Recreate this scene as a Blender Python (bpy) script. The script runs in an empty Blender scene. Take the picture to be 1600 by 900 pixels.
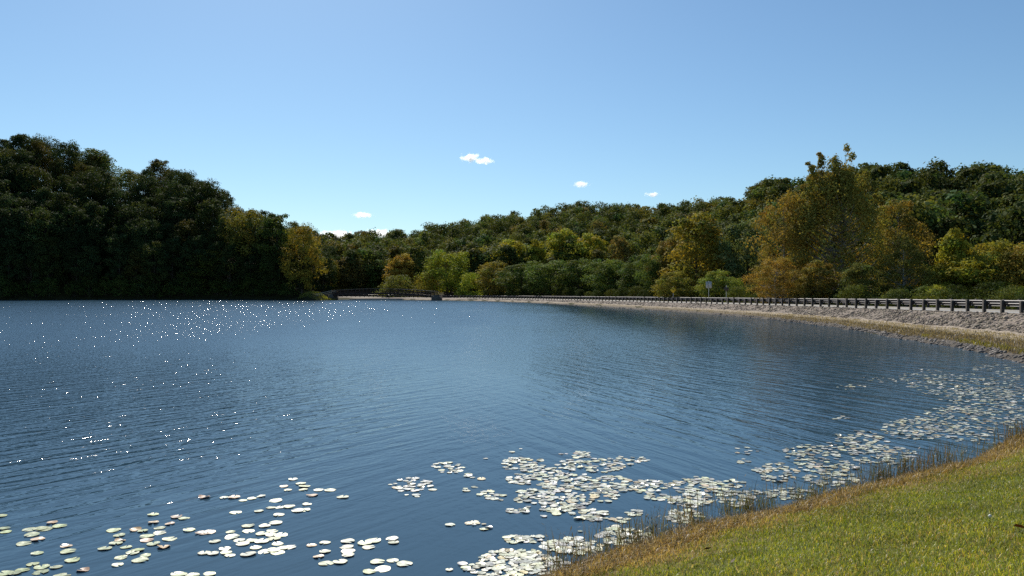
import bpy, math
import numpy as np
from math import radians, sin, cos, pi
from mathutils import Vector

# ------------------------------------------------------------------ camera
sc = bpy.context.scene
col = sc.collection
CAMZ = 2.8
F = 1250.0            # focal length in pixels of the 1600 px wide photograph
HY = 455.0            # horizon row in the photograph
cam_d = bpy.data.cameras.new('camera')
cam = bpy.data.objects.new('camera', cam_d)
col.objects.link(cam)
cam_d.sensor_width = 36.0
cam_d.lens = F / 1600 * 36.0
cam_d.clip_start = 0.1
cam_d.clip_end = 30000
cam.location = (0, 0, CAMZ)
cam.rotation_euler = (radians(90) + math.atan((HY - 450) / F), 0, 0)
sc.camera = cam

# ------------------------------------------------------------------ light
SUN_AZ = radians(-17)      # left of the viewing direction
SUN_EL = radians(43)
w = bpy.data.worlds.new('World')
sc.world = w
w.use_nodes = True
wn = w.node_tree
wn.nodes.clear()
sky = wn.nodes.new('ShaderNodeTexSky')
sky.sky_type = 'NISHITA'
sky.sun_disc = False
sky.sun_elevation = SUN_EL
sky.sun_rotation = SUN_AZ
sky.altitude = 250
sky.air_density = 1.0
sky.dust_density = 0.45
sky.ozone_density = 4.0
bg = wn.nodes.new('ShaderNodeBackground')
bg.inputs['Strength'].default_value = 0.079
wo = wn.nodes.new('ShaderNodeOutputWorld')
tint = wn.nodes.new('ShaderNodeMix'); tint.data_type = 'RGBA'; tint.blend_type = 'MULTIPLY'
tint.inputs[0].default_value = 1.0
tint.inputs[7].default_value = (0.84, 0.98, 0.985, 1)      # the phone's white balance
wn.links.new(sky.outputs[0], tint.inputs[6])
wn.links.new(tint.outputs[2], bg.inputs['Color'])
wn.links.new(bg.outputs[0], wo.inputs['Surface'])

sun_d = bpy.data.lights.new('sun', 'SUN')
sun_d.energy = 4.6
sun_d.angle = radians(0.5)
sun_d.color = (1.0, 0.94, 0.84)
sun = bpy.data.objects.new('sun', sun_d)
col.objects.link(sun)
sdir = Vector((sin(SUN_AZ) * cos(SUN_EL), cos(SUN_AZ) * cos(SUN_EL), sin(SUN_EL)))
sun.rotation_euler = sdir.to_track_quat('Z', 'Y').to_euler()
sun.location = (0, 0, 60)

sc.view_settings.view_transform = 'Standard'
sc.view_settings.look = 'None'
sc.view_settings.exposure = 0.45
sc.view_settings.gamma = 1.0
sc.view_settings.use_curve_mapping = False
sc.render.engine = 'CYCLES'
sc.cycles.use_denoising = False
sc.cycles.max_bounces = 8
sc.cycles.diffuse_bounces = 3
sc.cycles.glossy_bounces = 3
sc.cycles.transmission_bounces = 4
sc.cycles.transparent_max_bounces = 8
sc.cycles.volume_bounces = 4
sc.cycles.sample_clamp_indirect = 6.0

# ------------------------------------------------------------------ helpers
RNG = np.random.default_rng(11)


def link(o, parent=None):
    col.objects.link(o)
    if parent is not None:
        o.parent = parent
    return o


def tag(o, label=None, cat=None, group=None, kind=None):
    if label: o['label'] = label
    if cat: o['category'] = cat
    if group: o['group'] = group
    if kind: o['kind'] = kind
    return o


def empty(name, loc=(0, 0, 0), rz=0.0):
    o = bpy.data.objects.new(name, None)
    o.location = loc
    o.rotation_euler = (0, 0, rz)
    o.empty_display_size = 0.3
    return link(o)


def np_mesh(name, verts, faces_list, mat=None, colors=None, smooth=False, attrs=None):
    """faces_list: list of (M,k) int arrays"""
    verts = np.asarray(verts, dtype=np.float32)
    me = bpy.data.meshes.new(name)
    faces_list = [np.asarray(f, dtype=np.int32) for f in faces_list if len(f)]
    nl = sum(f.size for f in faces_list)
    nf = sum(len(f) for f in faces_list)
    me.vertices.add(len(verts))
    me.vertices.foreach_set('co', verts.ravel())
    me.loops.add(nl)
    me.polygons.add(nf)
    me.loops.foreach_set('vertex_index', np.concatenate([f.ravel() for f in faces_list]))
    tot = np.concatenate([np.full(len(f), f.shape[1], dtype=np.int32) for f in faces_list])
    start = np.concatenate([[0], np.cumsum(tot)[:-1]]).astype(np.int32)
    me.polygons.foreach_set('loop_start', start)
    me.polygons.foreach_set('loop_total', tot)
    if smooth:
        me.polygons.foreach_set('use_smooth', np.ones(nf, dtype=bool))
    if colors is not None:
        c = np.ones((len(verts), 4), dtype=np.float32)
        c[:, :3] = colors
        a = me.attributes.new('col', 'FLOAT_COLOR', 'POINT')
        a.data.foreach_set('color', c.ravel())
    for k, v in (attrs or {}).items():
        a = me.attributes.new(k, 'FLOAT', 'POINT')
        a.data.foreach_set('value', np.asarray(v, dtype=np.float32))
    me.update(calc_edges=True)
    me.validate()
    if mat is not None:
        me.materials.append(mat)
    return me


def np_obj(name, verts, faces_list, mat, parent=None, **kw):
    return link(bpy.data.objects.new(name, np_mesh(name, verts, faces_list, mat, **kw)), parent)


class MB:
    """small mesh collector: boxes, bars and tubes"""
    def __init__(s):
        s.v = []; s.q = []; s.t = []

    def add(s, v, q=(), t=()):
        o = len(s.v)
        s.v.extend([tuple(map(float, p)) for p in v])
        s.q.extend([[i + o for i in f] for f in q])
        s.t.extend([[i + o for i in f] for f in t])

    def box(s, c, d, rz=0.0):
        cx, cy, cz = c; dx, dy, dz = (k / 2 for k in d)
        P = []
        for z in (-dz, dz):
            for x, y in ((-dx, -dy), (dx, -dy), (dx, dy), (-dx, dy)):
                P.append((cx + x * cos(rz) - y * sin(rz), cy + x * sin(rz) + y * cos(rz), cz + z))
        s.add(P, [(0, 3, 2, 1), (4, 5, 6, 7), (0, 1, 5, 4), (1, 2, 6, 5), (2, 3, 7, 6), (3, 0, 4, 7)])

    def bar(s, a, b, wd, ht):
        a = Vector(a); b = Vector(b)
        d = (b - a).normalized()
        side = d.cross(Vector((0, 0, 1)))
        side = side.normalized() if side.length > 1e-4 else Vector((1, 0, 0))
        up = side.cross(d).normalized()
        P = []
        for p in (a, b):
            for i, j in ((-1, -1), (1, -1), (1, 1), (-1, 1)):
                P.append(p + side * (i * wd / 2) + up * (j * ht / 2))
        s.add(P, [(0, 3, 2, 1), (4, 5, 6, 7), (0, 1, 5, 4), (1, 2, 6, 5), (2, 3, 7, 6), (3, 0, 4, 7)])

    def tube(s, pts, rad, n=6):
        pts = [np.asarray(p, float) for p in pts]
        rings = []
        for i, p in enumerate(pts):
            d = pts[min(i + 1, len(pts) - 1)] - pts[max(i - 1, 0)]
            d /= (np.linalg.norm(d) + 1e-9)
            a = np.array([1.0, 0, 0]) if abs(d[0]) < .8 else np.array([0, 1.0, 0])
            u = np.cross(d, a); u /= np.linalg.norm(u)
            v = np.cross(d, u)
            rings.append([p + (u * cos(2 * pi * k / n) + v * sin(2 * pi * k / n)) * rad[i] for k in range(n)])
        V = [p for r in rings for p in r]
        Q = []
        for i in range(len(pts) - 1):
            for k in range(n):
                k2 = (k + 1) % n
                Q.append((i * n + k, i * n + k2, (i + 1) * n + k2, (i + 1) * n + k))
        s.add(V, Q)

    def mesh(s, name, mat, smooth=False):
        fl = []
        if s.q: fl.append(np.array(s.q))
        if s.t: fl.append(np.array(s.t))
        return np_mesh(name, np.array(s.v), fl, mat, smooth=smooth)

    def build(s, name, mat, parent=None, smooth=False):
        return link(bpy.data.objects.new(name, s.mesh(name, mat, smooth)), parent)


def px(x, y, z=0.0):
    """ground point (at height z) seen at a photograph pixel"""
    D = (CAMZ - z) * F / (y - HY)
    return np.array([(x - 800) / F * D, D, z])


def catmull(P, n):
    """resample a polyline smoothly, n samples evenly by index"""
    P = np.asarray(P, float)
    t = np.linspace(0, len(P) - 1.0001, n)
    i = np.floor(t).astype(int); f = (t - i)[:, None]
    g = lambda k: P[np.clip(k, 0, len(P) - 1)]
    a, b, c, d = g(i - 1), g(i), g(i + 1), g(i + 2)
    return 0.5 * (2 * b + (c - a) * f + (2 * a - 5 * b + 4 * c - d) * f ** 2 + (3 * b - a - 3 * c + d) * f ** 3)


def arclen(P):
    return np.concatenate([[0], np.cumsum(np.linalg.norm(np.diff(P, axis=0), axis=1))])


def vnoise(x, y, seed=0):
    """cheap smooth value noise, numpy arrays in, about -1..1 out"""
    x = np.asarray(x, float); y = np.asarray(y, float)
    xi = np.floor(x).astype(np.int64); yi = np.floor(y).astype(np.int64)
    xf = x - xi; yf = y - yi
    xf = xf * xf * (3 - 2 * xf); yf = yf * yf * (3 - 2 * yf)

    def h(a, b):
        n = (a * 374761393 + b * 668265263 + seed * 982451653) & 0xffffffff
        n = ((n ^ (n >> 13)) * 1274126177) & 0xffffffff
        return ((n ^ (n >> 16)) & 0xffff) / 32767.5 - 1
    return (h(xi, yi) * (1 - xf) + h(xi + 1, yi) * xf) * (1 - yf) + (h(xi, yi + 1) * (1 - xf) + h(xi + 1, yi + 1) * xf) * yf


def poly_sd(X, Y, poly):
    """signed distance to a closed polygon, negative inside"""
    X = np.asarray(X, float); Y = np.asarray(Y, float)
    best = np.full(X.shape, 1e9); ins = np.zeros(X.shape, bool)
    n = len(poly)
    for i in range(n):
        ax, ay = poly[i]; bx, by = poly[(i + 1) % n]
        dx, dy = bx - ax, by - ay
        t = np.clip(((X - ax) * dx + (Y - ay) * dy) / (dx * dx + dy * dy + 1e-12), 0, 1)
        best = np.minimum(best, np.hypot(X - ax - t * dx, Y - ay - t * dy))
        c = ((ay > Y) != (by > Y)) & (X < (bx - ax) * (Y - ay) / ((by - ay) if by != ay else 1e-9) + ax)
        ins ^= c
    return np.where(ins, -best, best)


# ------------------------------------------------------------------ materials
def mat_new(name):
    m = bpy.data.materials.new(name)
    m.use_nodes = True
    nt = m.node_tree
    nt.nodes.clear()
    out = nt.nodes.new('ShaderNodeOutputMaterial')
    return m, nt, out


def N(nt, kind, **kw):
    n = nt.nodes.new(kind)
    for k, v in kw.items():
        if k in n.inputs.keys() if hasattr(n.inputs, 'keys') else False:
            n.inputs[k].default_value = v
        else:
            setattr(n, k, v)
    return n


def ramp(nt, src, stops):
    r = nt.nodes.new('ShaderNodeValToRGB')
    e = r.color_ramp.elements
    while len(e) < len(stops):
        e.new(0.5)
    for k, (p, c) in enumerate(stops):
        e[k].position = p
        e[k].color = (*c, 1) if len(c) == 3 else c
    nt.links.new(src, r.inputs[0])
    return r.outputs[0]


def mixc(nt, a, b, fac, mode='MIX'):
    n = nt.nodes.new('ShaderNodeMix')
    n.data_type = 'RGBA'; n.blend_type = mode
    for sock, v in ((n.inputs[0], fac), (n.inputs[6], a), (n.inputs[7], b)):
        if hasattr(v, 'is_linked') or hasattr(v, 'links'):
            nt.links.new(v, sock)
        elif isinstance(v, (int, float)):
            sock.default_value = v
        else:
            sock.default_value = (*v, 1)
    return n.outputs[2]


def coords(nt, scale=(1, 1, 1), obj=False):
    if obj:
        c = nt.nodes.new('ShaderNodeTexCoord').outputs['Object']
    else:
        c = nt.nodes.new('ShaderNodeNewGeometry').outputs['Position']
    m = nt.nodes.new('ShaderNodeMapping')
    m.inputs['Scale'].default_value = scale
    nt.links.new(c, m.inputs['Vector'])
    return m.outputs[0]


def noise(nt, vec, scale, detail=4, rough=0.55, out=0):
    n = nt.nodes.new('ShaderNodeTexNoise')
    n.inputs['Scale'].default_value = scale
    n.inputs['Detail'].default_value = detail
    n.inputs['Roughness'].default_value = rough
    nt.links.new(vec, n.inputs['Vector'])
    return n.outputs[out]


def bump(nt, h, strength, dist):
    b = nt.nodes.new('ShaderNodeBump')
    b.inputs['Strength'].default_value = strength
    b.inputs['Distance'].default_value = dist
    nt.links.new(h, b.inputs['Height'])
    return b.outputs[0]


def principled(nt, out, color, rough=0.8, spec=0.3, metallic=0.0, normal=None):
    p = nt.nodes.new('ShaderNodeBsdfPrincipled')
    if hasattr(color, 'links'):
        nt.links.new(color, p.inputs['Base Color'])
    else:
        p.inputs['Base Color'].default_value = (*color, 1)
    p.inputs['Roughness'].default_value = rough
    p.inputs['Specular IOR Level'].default_value = spec
    p.inputs['Metallic'].default_value = metallic
    if normal is not None:
        nt.links.new(normal, p.inputs['Normal'])
    if out is not None:
        nt.links.new(p.outputs[0], out.inputs['Surface'])
    return p


def mat_noise(name, stops, scale, rough=0.85, spec=0.2, bdist=0.02, bstr=0.5, detail=5, mapping=(1, 1, 1), obj=False):
    m, nt, out = mat_new(name)
    v = coords(nt, mapping, obj)
    n1 = noise(nt, v, scale, detail)
    c = ramp(nt, n1, stops)
    nm = bump(nt, noise(nt, v, scale * 4, 4), bstr, bdist)
    principled(nt, out, c, rough, spec, normal=nm)
    return m


def mat_leaf(name, use_obj=True, translucency=0.32, rough=0.5, spec=0.35):
    m, nt, out = mat_new(name)
    a = nt.nodes.new('ShaderNodeAttribute'); a.attribute_name = 'col'
    c = a.outputs['Color']
    if use_obj:
        oi = nt.nodes.new('ShaderNodeObjectInfo')
        c = mixc(nt, c, oi.outputs['Color'], 1.0, 'MULTIPLY')
    p = principled(nt, None, c, rough, spec)
    t = nt.nodes.new('ShaderNodeBsdfTranslucent')
    tc = mixc(nt, c, (1.25, 1.15, 0.55), 1.0, 'MULTIPLY')
    nt.links.new(tc, t.inputs['Color'])
    mx = nt.nodes.new('ShaderNodeMixShader')
    mx.inputs[0].default_value = translucency
    nt.links.new(p.outputs[0], mx.inputs[1])
    nt.links.new(t.outputs[0], mx.inputs[2])
    nt.links.new(mx.outputs[0], out.inputs['Surface'])
    return m


M = {}
M['leaf'] = mat_leaf('foliage', rough=0.7, spec=0.05)
M['grass'] = mat_leaf('grass_blades', use_obj=False, translucency=0.45, rough=0.45, spec=0.4)
M['bark'] = mat_noise('bark', [(0.3, (.035, .028, .02)), (0.7, (.11, .09, .07))], 3.0, 0.9, 0.1, 0.05, 0.6, mapping=(4, 4, 1), obj=True)
M['pale_bark'] = mat_noise('sycamore_bark', [(0.35, (.10, .08, .06)), (0.6, (.36, .33, .27))], 1.2, 0.85, 0.1, 0.03, 0.4, mapping=(1, 1, .5), obj=True)
M['floor'] = mat_noise('forest_floor', [(0.3, (.018, .02, .008)), (0.7, (.045, .042, .016))], 0.35, 0.95, 0.1, 0.2, 0.6)
M['turf'] = mat_noise('turf_soil', [(0.3, (.045, .055, .012)), (0.7, (.11, .115, .03))], 6.0, 0.95, 0.1, 0.01, 0.5)
M['wood_dark'] = mat_noise('creosote_wood', [(0.3, (.030, .025, .021)), (0.7, (.072, .060, .05))], 5.0, 0.75, 0.25, 0.01, 0.4, mapping=(5, 5, 1), obj=True)
M['rail'] = mat_noise('weathered_steel', [(0.3, (.05, .04, .038)), (0.7, (.11, .085, .075))], 2.0, 0.42, 0.5, 0.004, 0.3)
M['bridge_steel'] = mat_noise('rusted_steel', [(0.3, (.022, .014, .012)), (0.7, (.05, .032, .026))], 2.0, 0.7, 0.3, 0.004, 0.3)
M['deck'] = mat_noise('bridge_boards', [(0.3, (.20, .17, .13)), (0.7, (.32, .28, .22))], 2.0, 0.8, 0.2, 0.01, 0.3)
M['concrete'] = mat_noise('concrete', [(0.3, (.24, .22, .19)), (0.7, (.36, .33, .29))], 0.8, 0.9, 0.2, 0.01, 0.3)
M['dark_stone'] = mat_noise('dark_stone', [(0.3, (.05, .045, .04)), (0.7, (.12, .11, .095))], 2.0, 0.9, 0.2, 0.03, 0.5)
M['galv'] = mat_noise('sign_back', [(0.3, (.33, .34, .34)), (0.7, (.45, .46, .45))], 3.0, 0.55, 0.4, 0.002, 0.1)
M['sign_yellow'] = mat_noise('sign_yellow', [(0.3, (.50, .34, .015)), (0.7, (.62, .42, .02))], 4.0, 0.5, 0.4, 0.001, 0.1)
M['black'] = mat_noise('sign_black', [(0.3, (.012, .012, .012)), (0.7, (.02, .02, .02))], 4.0, 0.5, 0.4, 0.001, 0.1)


def stone_mat():
    m, nt, out = mat_new('riprap_stone')
    a = nt.nodes.new('ShaderNodeAttribute'); a.attribute_name = 'col'
    v = coords(nt)
    n1 = noise(nt, v, 9.0, 5)
    c = mixc(nt, a.outputs['Color'], ramp(nt, n1, [(0.3, (.6, .6, .6)), (0.7, (1.15, 1.12, 1.1))]), 1.0, 'MULTIPLY')
    principled(nt, out, c, 0.8, 0.3, normal=bump(nt, n1, 0.5, 0.02))
    return m


M['stone'] = stone_mat()


def road_mat():
    m, nt, out = mat_new('old_asphalt')
    v = coords(nt)
    c = ramp(nt, noise(nt, v, 1.2, 6), [(0.3, (.20, .19, .175)), (0.7, (.30, .285, .26))])
    principled(nt, out, c, 0.75, 0.35, normal=bump(nt, noise(nt, v, 60, 3), 0.4, 0.006))
    return m


M['road'] = road_mat()
M['paint_yellow'] = mat_noise('yellow_paint', [(0.3, (.45, .30, .04)), (0.7, (.6, .42, .06))], 3.0, 0.6, 0.3, 0.001, 0.1)
M['paint_white'] = mat_noise('white_paint', [(0.3, (.6, .6, .58)), (0.7, (.78, .78, .75))], 3.0, 0.6, 0.3, 0.001, 0.1)


def embank_mat():
    """gravel slope, pale bench, grassy toe: 'u' runs 0 at the water to 1 at the guard rail"""
    m, nt, out = mat_new('embankment_gravel')
    v = coords(nt)
    a = nt.nodes.new('ShaderNodeAttribute'); a.attribute_name = 'u'
    wob = nt.nodes.new('ShaderNodeMath'); wob.operation = 'MULTIPLY_ADD'
    nt.links.new(noise(nt, v, 0.5, 4), wob.inputs[0])
    wob.inputs[1].default_value = 0.14; wob.inputs[2].default_value = -0.07
    ad = nt.nodes.new('ShaderNodeMath'); ad.operation = 'ADD'
    nt.links.new(a.outputs['Fac'], ad.inputs[0]); nt.links.new(wob.outputs[0], ad.inputs[1])
    base = ramp(nt, ad.outputs[0], [(0.0, (.07, .06, .05)), (0.09, (.10, .085, .07)), (0.16, (.15, .12, .075)), (0.28, (.20, .165, .12)),
                                    (0.36, (.34, .285, .22)), (0.45, (.34, .285, .22)), (0.52, (.21, .175, .145)), (0.93, (.21, .175, .15)), (1.0, (.16, .14, .11))])
    g = ramp(nt, noise(nt, v, 5.0, 6, 0.7), [(0.3, (.55, .55, .55)), (0.7, (1.3, 1.28, 1.25))])
    c = mixc(nt, base, g, 1.0, 'MULTIPLY')
    vo = nt.nodes.new('ShaderNodeTexVoronoi'); vo.inputs['Scale'].default_value = 5.0
    nt.links.new(v, vo.inputs['Vector'])
    principled(nt, out, c, 0.9, 0.2, normal=bump(nt, vo.outputs['Distance'], 0.8, 0.10))
    return m


M['embank'] = embank_mat()


def bank_mat():
    """turf soil, going to dry thatch near the water ('u' = metres from the water's edge)"""
    m, nt, out = mat_new('bank_soil')
    v = coords(nt)
    a = nt.nodes.new('ShaderNodeAttribute'); a.attribute_name = 'u'
    green = ramp(nt, noise(nt, v, 3.0, 6), [(0.3, (.055, .065, .014)), (0.7, (.13, .13, .035))])
    dry = ramp(nt, noise(nt, v, 9.0, 6), [(0.3, (.09, .06, .025)), (0.7, (.26, .18, .08))])
    wv = nt.nodes.new('ShaderNodeMath'); wv.operation = 'MULTIPLY_ADD'
    nt.links.new(noise(nt, v, 0.8, 4), wv.inputs[0]); wv.inputs[1].default_value = 1.4
    nt.links.new(a.outputs['Fac'], wv.inputs[2])
    f = ramp(nt, wv.outputs[0], [(0.0, (0, 0, 0)), (1.0, (1, 1, 1))])
    mr = nt.nodes.new('ShaderNodeMapRange')
    mr.inputs['From Min'].default_value = 1.2; mr.inputs['From Max'].default_value = 2.2
    nt.links.new(wv.outputs[0], mr.inputs['Value'])
    c = mixc(nt, dry, green, mr.outputs[0])
    principled(nt, out, c, 0.95, 0.1, normal=bump(nt, noise(nt, v, 40, 5), 0.6, 0.02))
    return m


M['bank'] = bank_mat()


def pad_mat():
    m, nt, out = mat_new('lily_pad')
    oi = nt.nodes.new('ShaderNodeObjectInfo')
    a = nt.nodes.new('ShaderNodeAttribute'); a.attribute_name = 'col'
    c = mixc(nt, a.outputs['Color'], oi.outputs['Color'], 1.0, 'MULTIPLY')
    v = coords(nt)
    c = mixc(nt, c, ramp(nt, noise(nt, v, 30, 4), [(0.35, (.8, .78, .7)), (0.65, (1.08, 1.08, 1.05))]), 1.0, 'MULTIPLY')
    p = principled(nt, out, c, 0.36, 0.65, normal=bump(nt, noise(nt, v, 45, 3), 0.35, 0.006))
    return m


M['pad'] = pad_mat()


def water_mat():
    m, nt, out = mat_new('lake_water')
    geo = nt.nodes.new('ShaderNodeNewGeometry')
    # --- wave height as a node group, sampled three times for an exact slope at any distance
    g = bpy.data.node_groups.new('wave_height', 'ShaderNodeTree')
    g.interface.new_socket('P', in_out='INPUT', socket_type='NodeSocketVector')
    g.interface.new_socket('H', in_out='OUTPUT', socket_type='NodeSocketFloat')
    gi = g.nodes.new('NodeGroupInput'); go = g.nodes.new('NodeGroupOutput')

    def layer(ang, across, along, scale_amp, detail=2.0, rough=0.5, dist=0.0):
        # crests run along direction 'ang' (from +X); across/along are noise frequencies per metre
        mp = g.nodes.new('ShaderNodeMapping'); mp.vector_type = 'TEXTURE'
        mp.inputs['Rotation'].default_value = (0, 0, ang)
        mp.inputs['Scale'].default_value = (1 / along, 1 / across, 1)
        g.links.new(gi.outputs[0], mp.inputs['Vector'])
        n = g.nodes.new('ShaderNodeTexNoise')
        n.noise_dimensions = '2D'
        n.inputs['Scale'].default_value = 1.0
        n.inputs['Detail'].default_value = detail
        n.inputs['Roughness'].default_value = rough
        n.inputs['Distortion'].default_value = dist
        g.links.new(mp.outputs[0], n.inputs['Vector'])
        mu = g.nodes.new('ShaderNodeMath'); mu.operation = 'MULTIPLY'
        g.links.new(n.outputs[0], mu.inputs[0]); mu.inputs[1].default_value = scale_amp
        return mu.outputs[0]

    def add(a, b):
        n = g.nodes.new('ShaderNodeMath'); n.operation = 'ADD'
        g.links.new(a, n.inputs[0]); g.links.new(b, n.inputs[1])
        return n.outputs[0]

    def mul(a, b):
        n = g.nodes.new('ShaderNodeMath'); n.operation = 'MULTIPLY'
        g.links.new(a, n.inputs[0]); g.links.new(b, n.inputs[1])
        return n.outputs[0]

    sp = g.nodes.new('ShaderNodeSeparateXYZ'); g.links.new(gi.outputs[0], sp.inputs[0])
    mr = g.nodes.new('ShaderNodeMapRange'); mr.interpolation_type = 'SMOOTHSTEP'
    mr.inputs['From Min'].default_value = -5; mr.inputs['From Max'].default_value = 3
    g.links.new(sp.outputs[0], mr.inputs['Value'])
    inv = g.nodes.new('ShaderNodeMath'); inv.operation = 'SUBTRACT'; inv.inputs[0].default_value = 1
    g.links.new(mr.outputs[0], inv.inputs[1])
    right = layer(radians(-66), 3.0, 0.42, WAVE[0], 3.0, 0.55, 0.25)
    left = layer(radians(53), 3.6, 0.6, WAVE[1], 3.0, 0.55, 0.25)
    h = add(mul(right, mr.outputs[0]), mul(left, inv.outputs[0]))
    h = add(h, layer(radians(5), 3.4, 2.6, WAVE[2], 2.0, 0.5))
    gust = g.nodes.new('ShaderNodeMapRange')
    gust.inputs['From Min'].default_value = 4; gust.inputs['From Max'].default_value = -20
    gust.inputs['To Min'].default_value = 0.4; gust.inputs['To Max'].default_value = 1.55
    g.links.new(sp.outputs[0], gust.inputs['Value'])
    pm = g.nodes.new('ShaderNodeMapping'); pm.inputs['Scale'].default_value = (.055, .03, 1)
    g.links.new(gi.outputs[0], pm.inputs['Vector'])
    pn = g.nodes.new('ShaderNodeTexNoise'); pn.noise_dimensions = '2D'; pn.inputs['Scale'].default_value = 1; pn.inputs['Detail'].default_value = 2
    g.links.new(pm.outputs[0], pn.inputs['Vector'])
    pr_ = g.nodes.new('ShaderNodeMapRange'); pr_.inputs['From Min'].default_value = .3; pr_.inputs['From Max'].default_value = .7
    pr_.inputs['To Min'].default_value = .72; pr_.inputs['To Max'].default_value = 1.25
    g.links.new(pn.outputs[0], pr_.inputs['Value'])
    fet = g.nodes.new('ShaderNodeMapRange')
    fet.inputs['From Min'].default_value = 14; fet.inputs['From Max'].default_value = 70
    fet.inputs['To Min'].default_value = 0.6; fet.inputs['To Max'].default_value = 0.9
    g.links.new(sp.outputs[1], fet.inputs['Value'])
    h = mul(h, pr_.outputs[0])
    h = add(h, mul(mul(layer(radians(-20), 10.0, 8.0, WAVE[3], 1.0, 0.5), gust.outputs[0]), fet.outputs[0]))
    # a calm wind shadow lies across the middle of the lake, widening towards the far shore
    q0 = g.nodes.new('ShaderNodeMath'); q0.operation = 'MULTIPLY_ADD'
    g.links.new(sp.outputs[1], q0.inputs[0]); q0.inputs[1].default_value = 0.12; g.links.new(sp.outputs[0], q0.inputs[2])
    q1 = g.nodes.new('ShaderNodeMath'); q1.operation = 'MULTIPLY_ADD'
    g.links.new(sp.outputs[1], q1.inputs[0]); q1.inputs[1].default_value = 0.24; q1.inputs[2].default_value = 3.0
    q2 = g.nodes.new('ShaderNodeMath'); q2.operation = 'DIVIDE'
    g.links.new(q0.outputs[0], q2.inputs[0]); g.links.new(q1.outputs[0], q2.inputs[1])
    q3 = g.nodes.new('ShaderNodeMath'); q3.operation = 'ABSOLUTE'; g.links.new(q2.outputs[0], q3.inputs[0])
    q4 = g.nodes.new('ShaderNodeMapRange'); q4.interpolation_type = 'SMOOTHSTEP'
    q4.inputs['From Min'].default_value = 0.05; q4.inputs['From Max'].default_value = 1.15
    q4.inputs['To Min'].default_value = 0.85; q4.inputs['To Max'].default_value = 1.0
    g.links.new(q3.outputs[0], q4.inputs['Value'])
    q5 = g.nodes.new('ShaderNodeMapRange'); q5.interpolation_type = 'SMOOTHSTEP'
    q5.inputs['From Min'].default_value = 25; q5.inputs['From Max'].default_value = 75
    g.links.new(sp.outputs[1], q5.inputs['Value'])
    q6 = g.nodes.new('ShaderNodeMath'); q6.operation = 'MAXIMUM'
    g.links.new(q4.outputs[0], q6.inputs[0]); g.links.new(q5.outputs[0], q6.inputs[1])
    h = mul(h, q6.outputs[0])
    cr = g.nodes.new('ShaderNodeMapRange'); cr.interpolation_type = 'SMOOTHSTEP'     # sheltered water below the dam
    cr.inputs['From Min'].default_value = 3; cr.inputs['From Max'].default_value = 13
    cr.inputs['To Min'].default_value = 1.0; cr.inputs['To Max'].default_value = 0.6
    g.links.new(sp.outputs[0], cr.inputs['Value'])
    h = mul(h, cr.outputs[0])
    fw = g.nodes.new('ShaderNodeMapRange')          # longer fetch, steeper waves far out
    fw.inputs['From Min'].default_value = 22; fw.inputs['From Max'].default_value = 110
    fw.inputs['To Min'].default_value = 1.0; fw.inputs['To Max'].default_value = 1.0
    g.links.new(sp.outputs[1], fw.inputs['Value'])
    h = mul(h, fw.outputs[0])
    # wind patches: waves die out close to the near bank
    lee = g.nodes.new('ShaderNodeMapRange'); lee.interpolation_type = 'SMOOTHSTEP'
    lee.inputs['From Min'].default_value = 7; lee.inputs['From Max'].default_value = 17
    lee.inputs['To Min'].default_value = 0.22; lee.inputs['To Max'].default_value = 1.0
    d1 = g.nodes.new('ShaderNodeMath'); d1.operation = 'MULTIPLY_ADD'
    g.links.new(sp.outputs[0], d1.inputs[0]); d1.inputs[1].default_value = -0.3
    g.links.new(sp.outputs[1], d1.inputs[2])
    g.links.new(d1.outputs[0], lee.inputs['Value'])
    h = mul(h, lee.outputs[0])
    g.links.new(h, go.inputs[0])

    E = 0.015

    def samp(off):
        va = nt.nodes.new('ShaderNodeVectorMath'); va.operation = 'ADD'
        nt.links.new(geo.outputs['Position'], va.inputs[0]); va.inputs[1].default_value = off
        gn = nt.nodes.new('ShaderNodeGroup'); gn.node_tree = g
        nt.links.new(va.outputs[0], gn.inputs[0])
        return gn.outputs[0]
    h0, hx, hy = samp((0, 0, 0)), samp((E, 0, 0)), samp((0, E, 0))

    def slope(a):
        s = nt.nodes.new('ShaderNodeMath'); s.operation = 'SUBTRACT'
        nt.links.new(h0, s.inputs[0]); nt.links.new(a, s.inputs[1])
        d = nt.nodes.new('ShaderNodeMath'); d.operation = 'DIVIDE'
        nt.links.new(s.outputs[0], d.inputs[0]); d.inputs[1].default_value = E
        return d.outputs[0]
    cb = nt.nodes.new('ShaderNodeCombineXYZ'); cb.inputs[2].default_value = 1.0
    sx = slope(hx)
    nt.links.new(sx, cb.inputs[0])
    # waves lean before the breeze: the faces turned down-wind are steep, their backs long and flat
    sy = slope(hy)
    mn = nt.nodes.new('ShaderNodeMath'); mn.operation = 'MINIMUM'; nt.links.new(sy, mn.inputs[0]); mn.inputs[1].default_value = 0
    mxx = nt.nodes.new('ShaderNodeMath'); mxx.operation = 'MAXIMUM'; nt.links.new(sy, mxx.inputs[0]); mxx.inputs[1].default_value = 0
    ma = nt.nodes.new('ShaderNodeMath'); ma.operation = 'MULTIPLY_ADD'
    nt.links.new(mxx.outputs[0], ma.inputs[0]); ma.inputs[1].default_value = 0.12; nt.links.new(mn.outputs[0], ma.inputs[2])
    # out on the open lake the wave backs are hidden behind the crests: what shows are the faces, of every steepness
    def math1(op, a, b, c=None):
        n = nt.nodes.new('ShaderNodeMath'); n.operation = op
        for k, v in enumerate((a, b, c)):
            if v is None: continue
            if hasattr(v, 'links'): nt.links.new(v, n.inputs[k])
            else: n.inputs[k].default_value = v
        return n.outputs[0]
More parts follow.
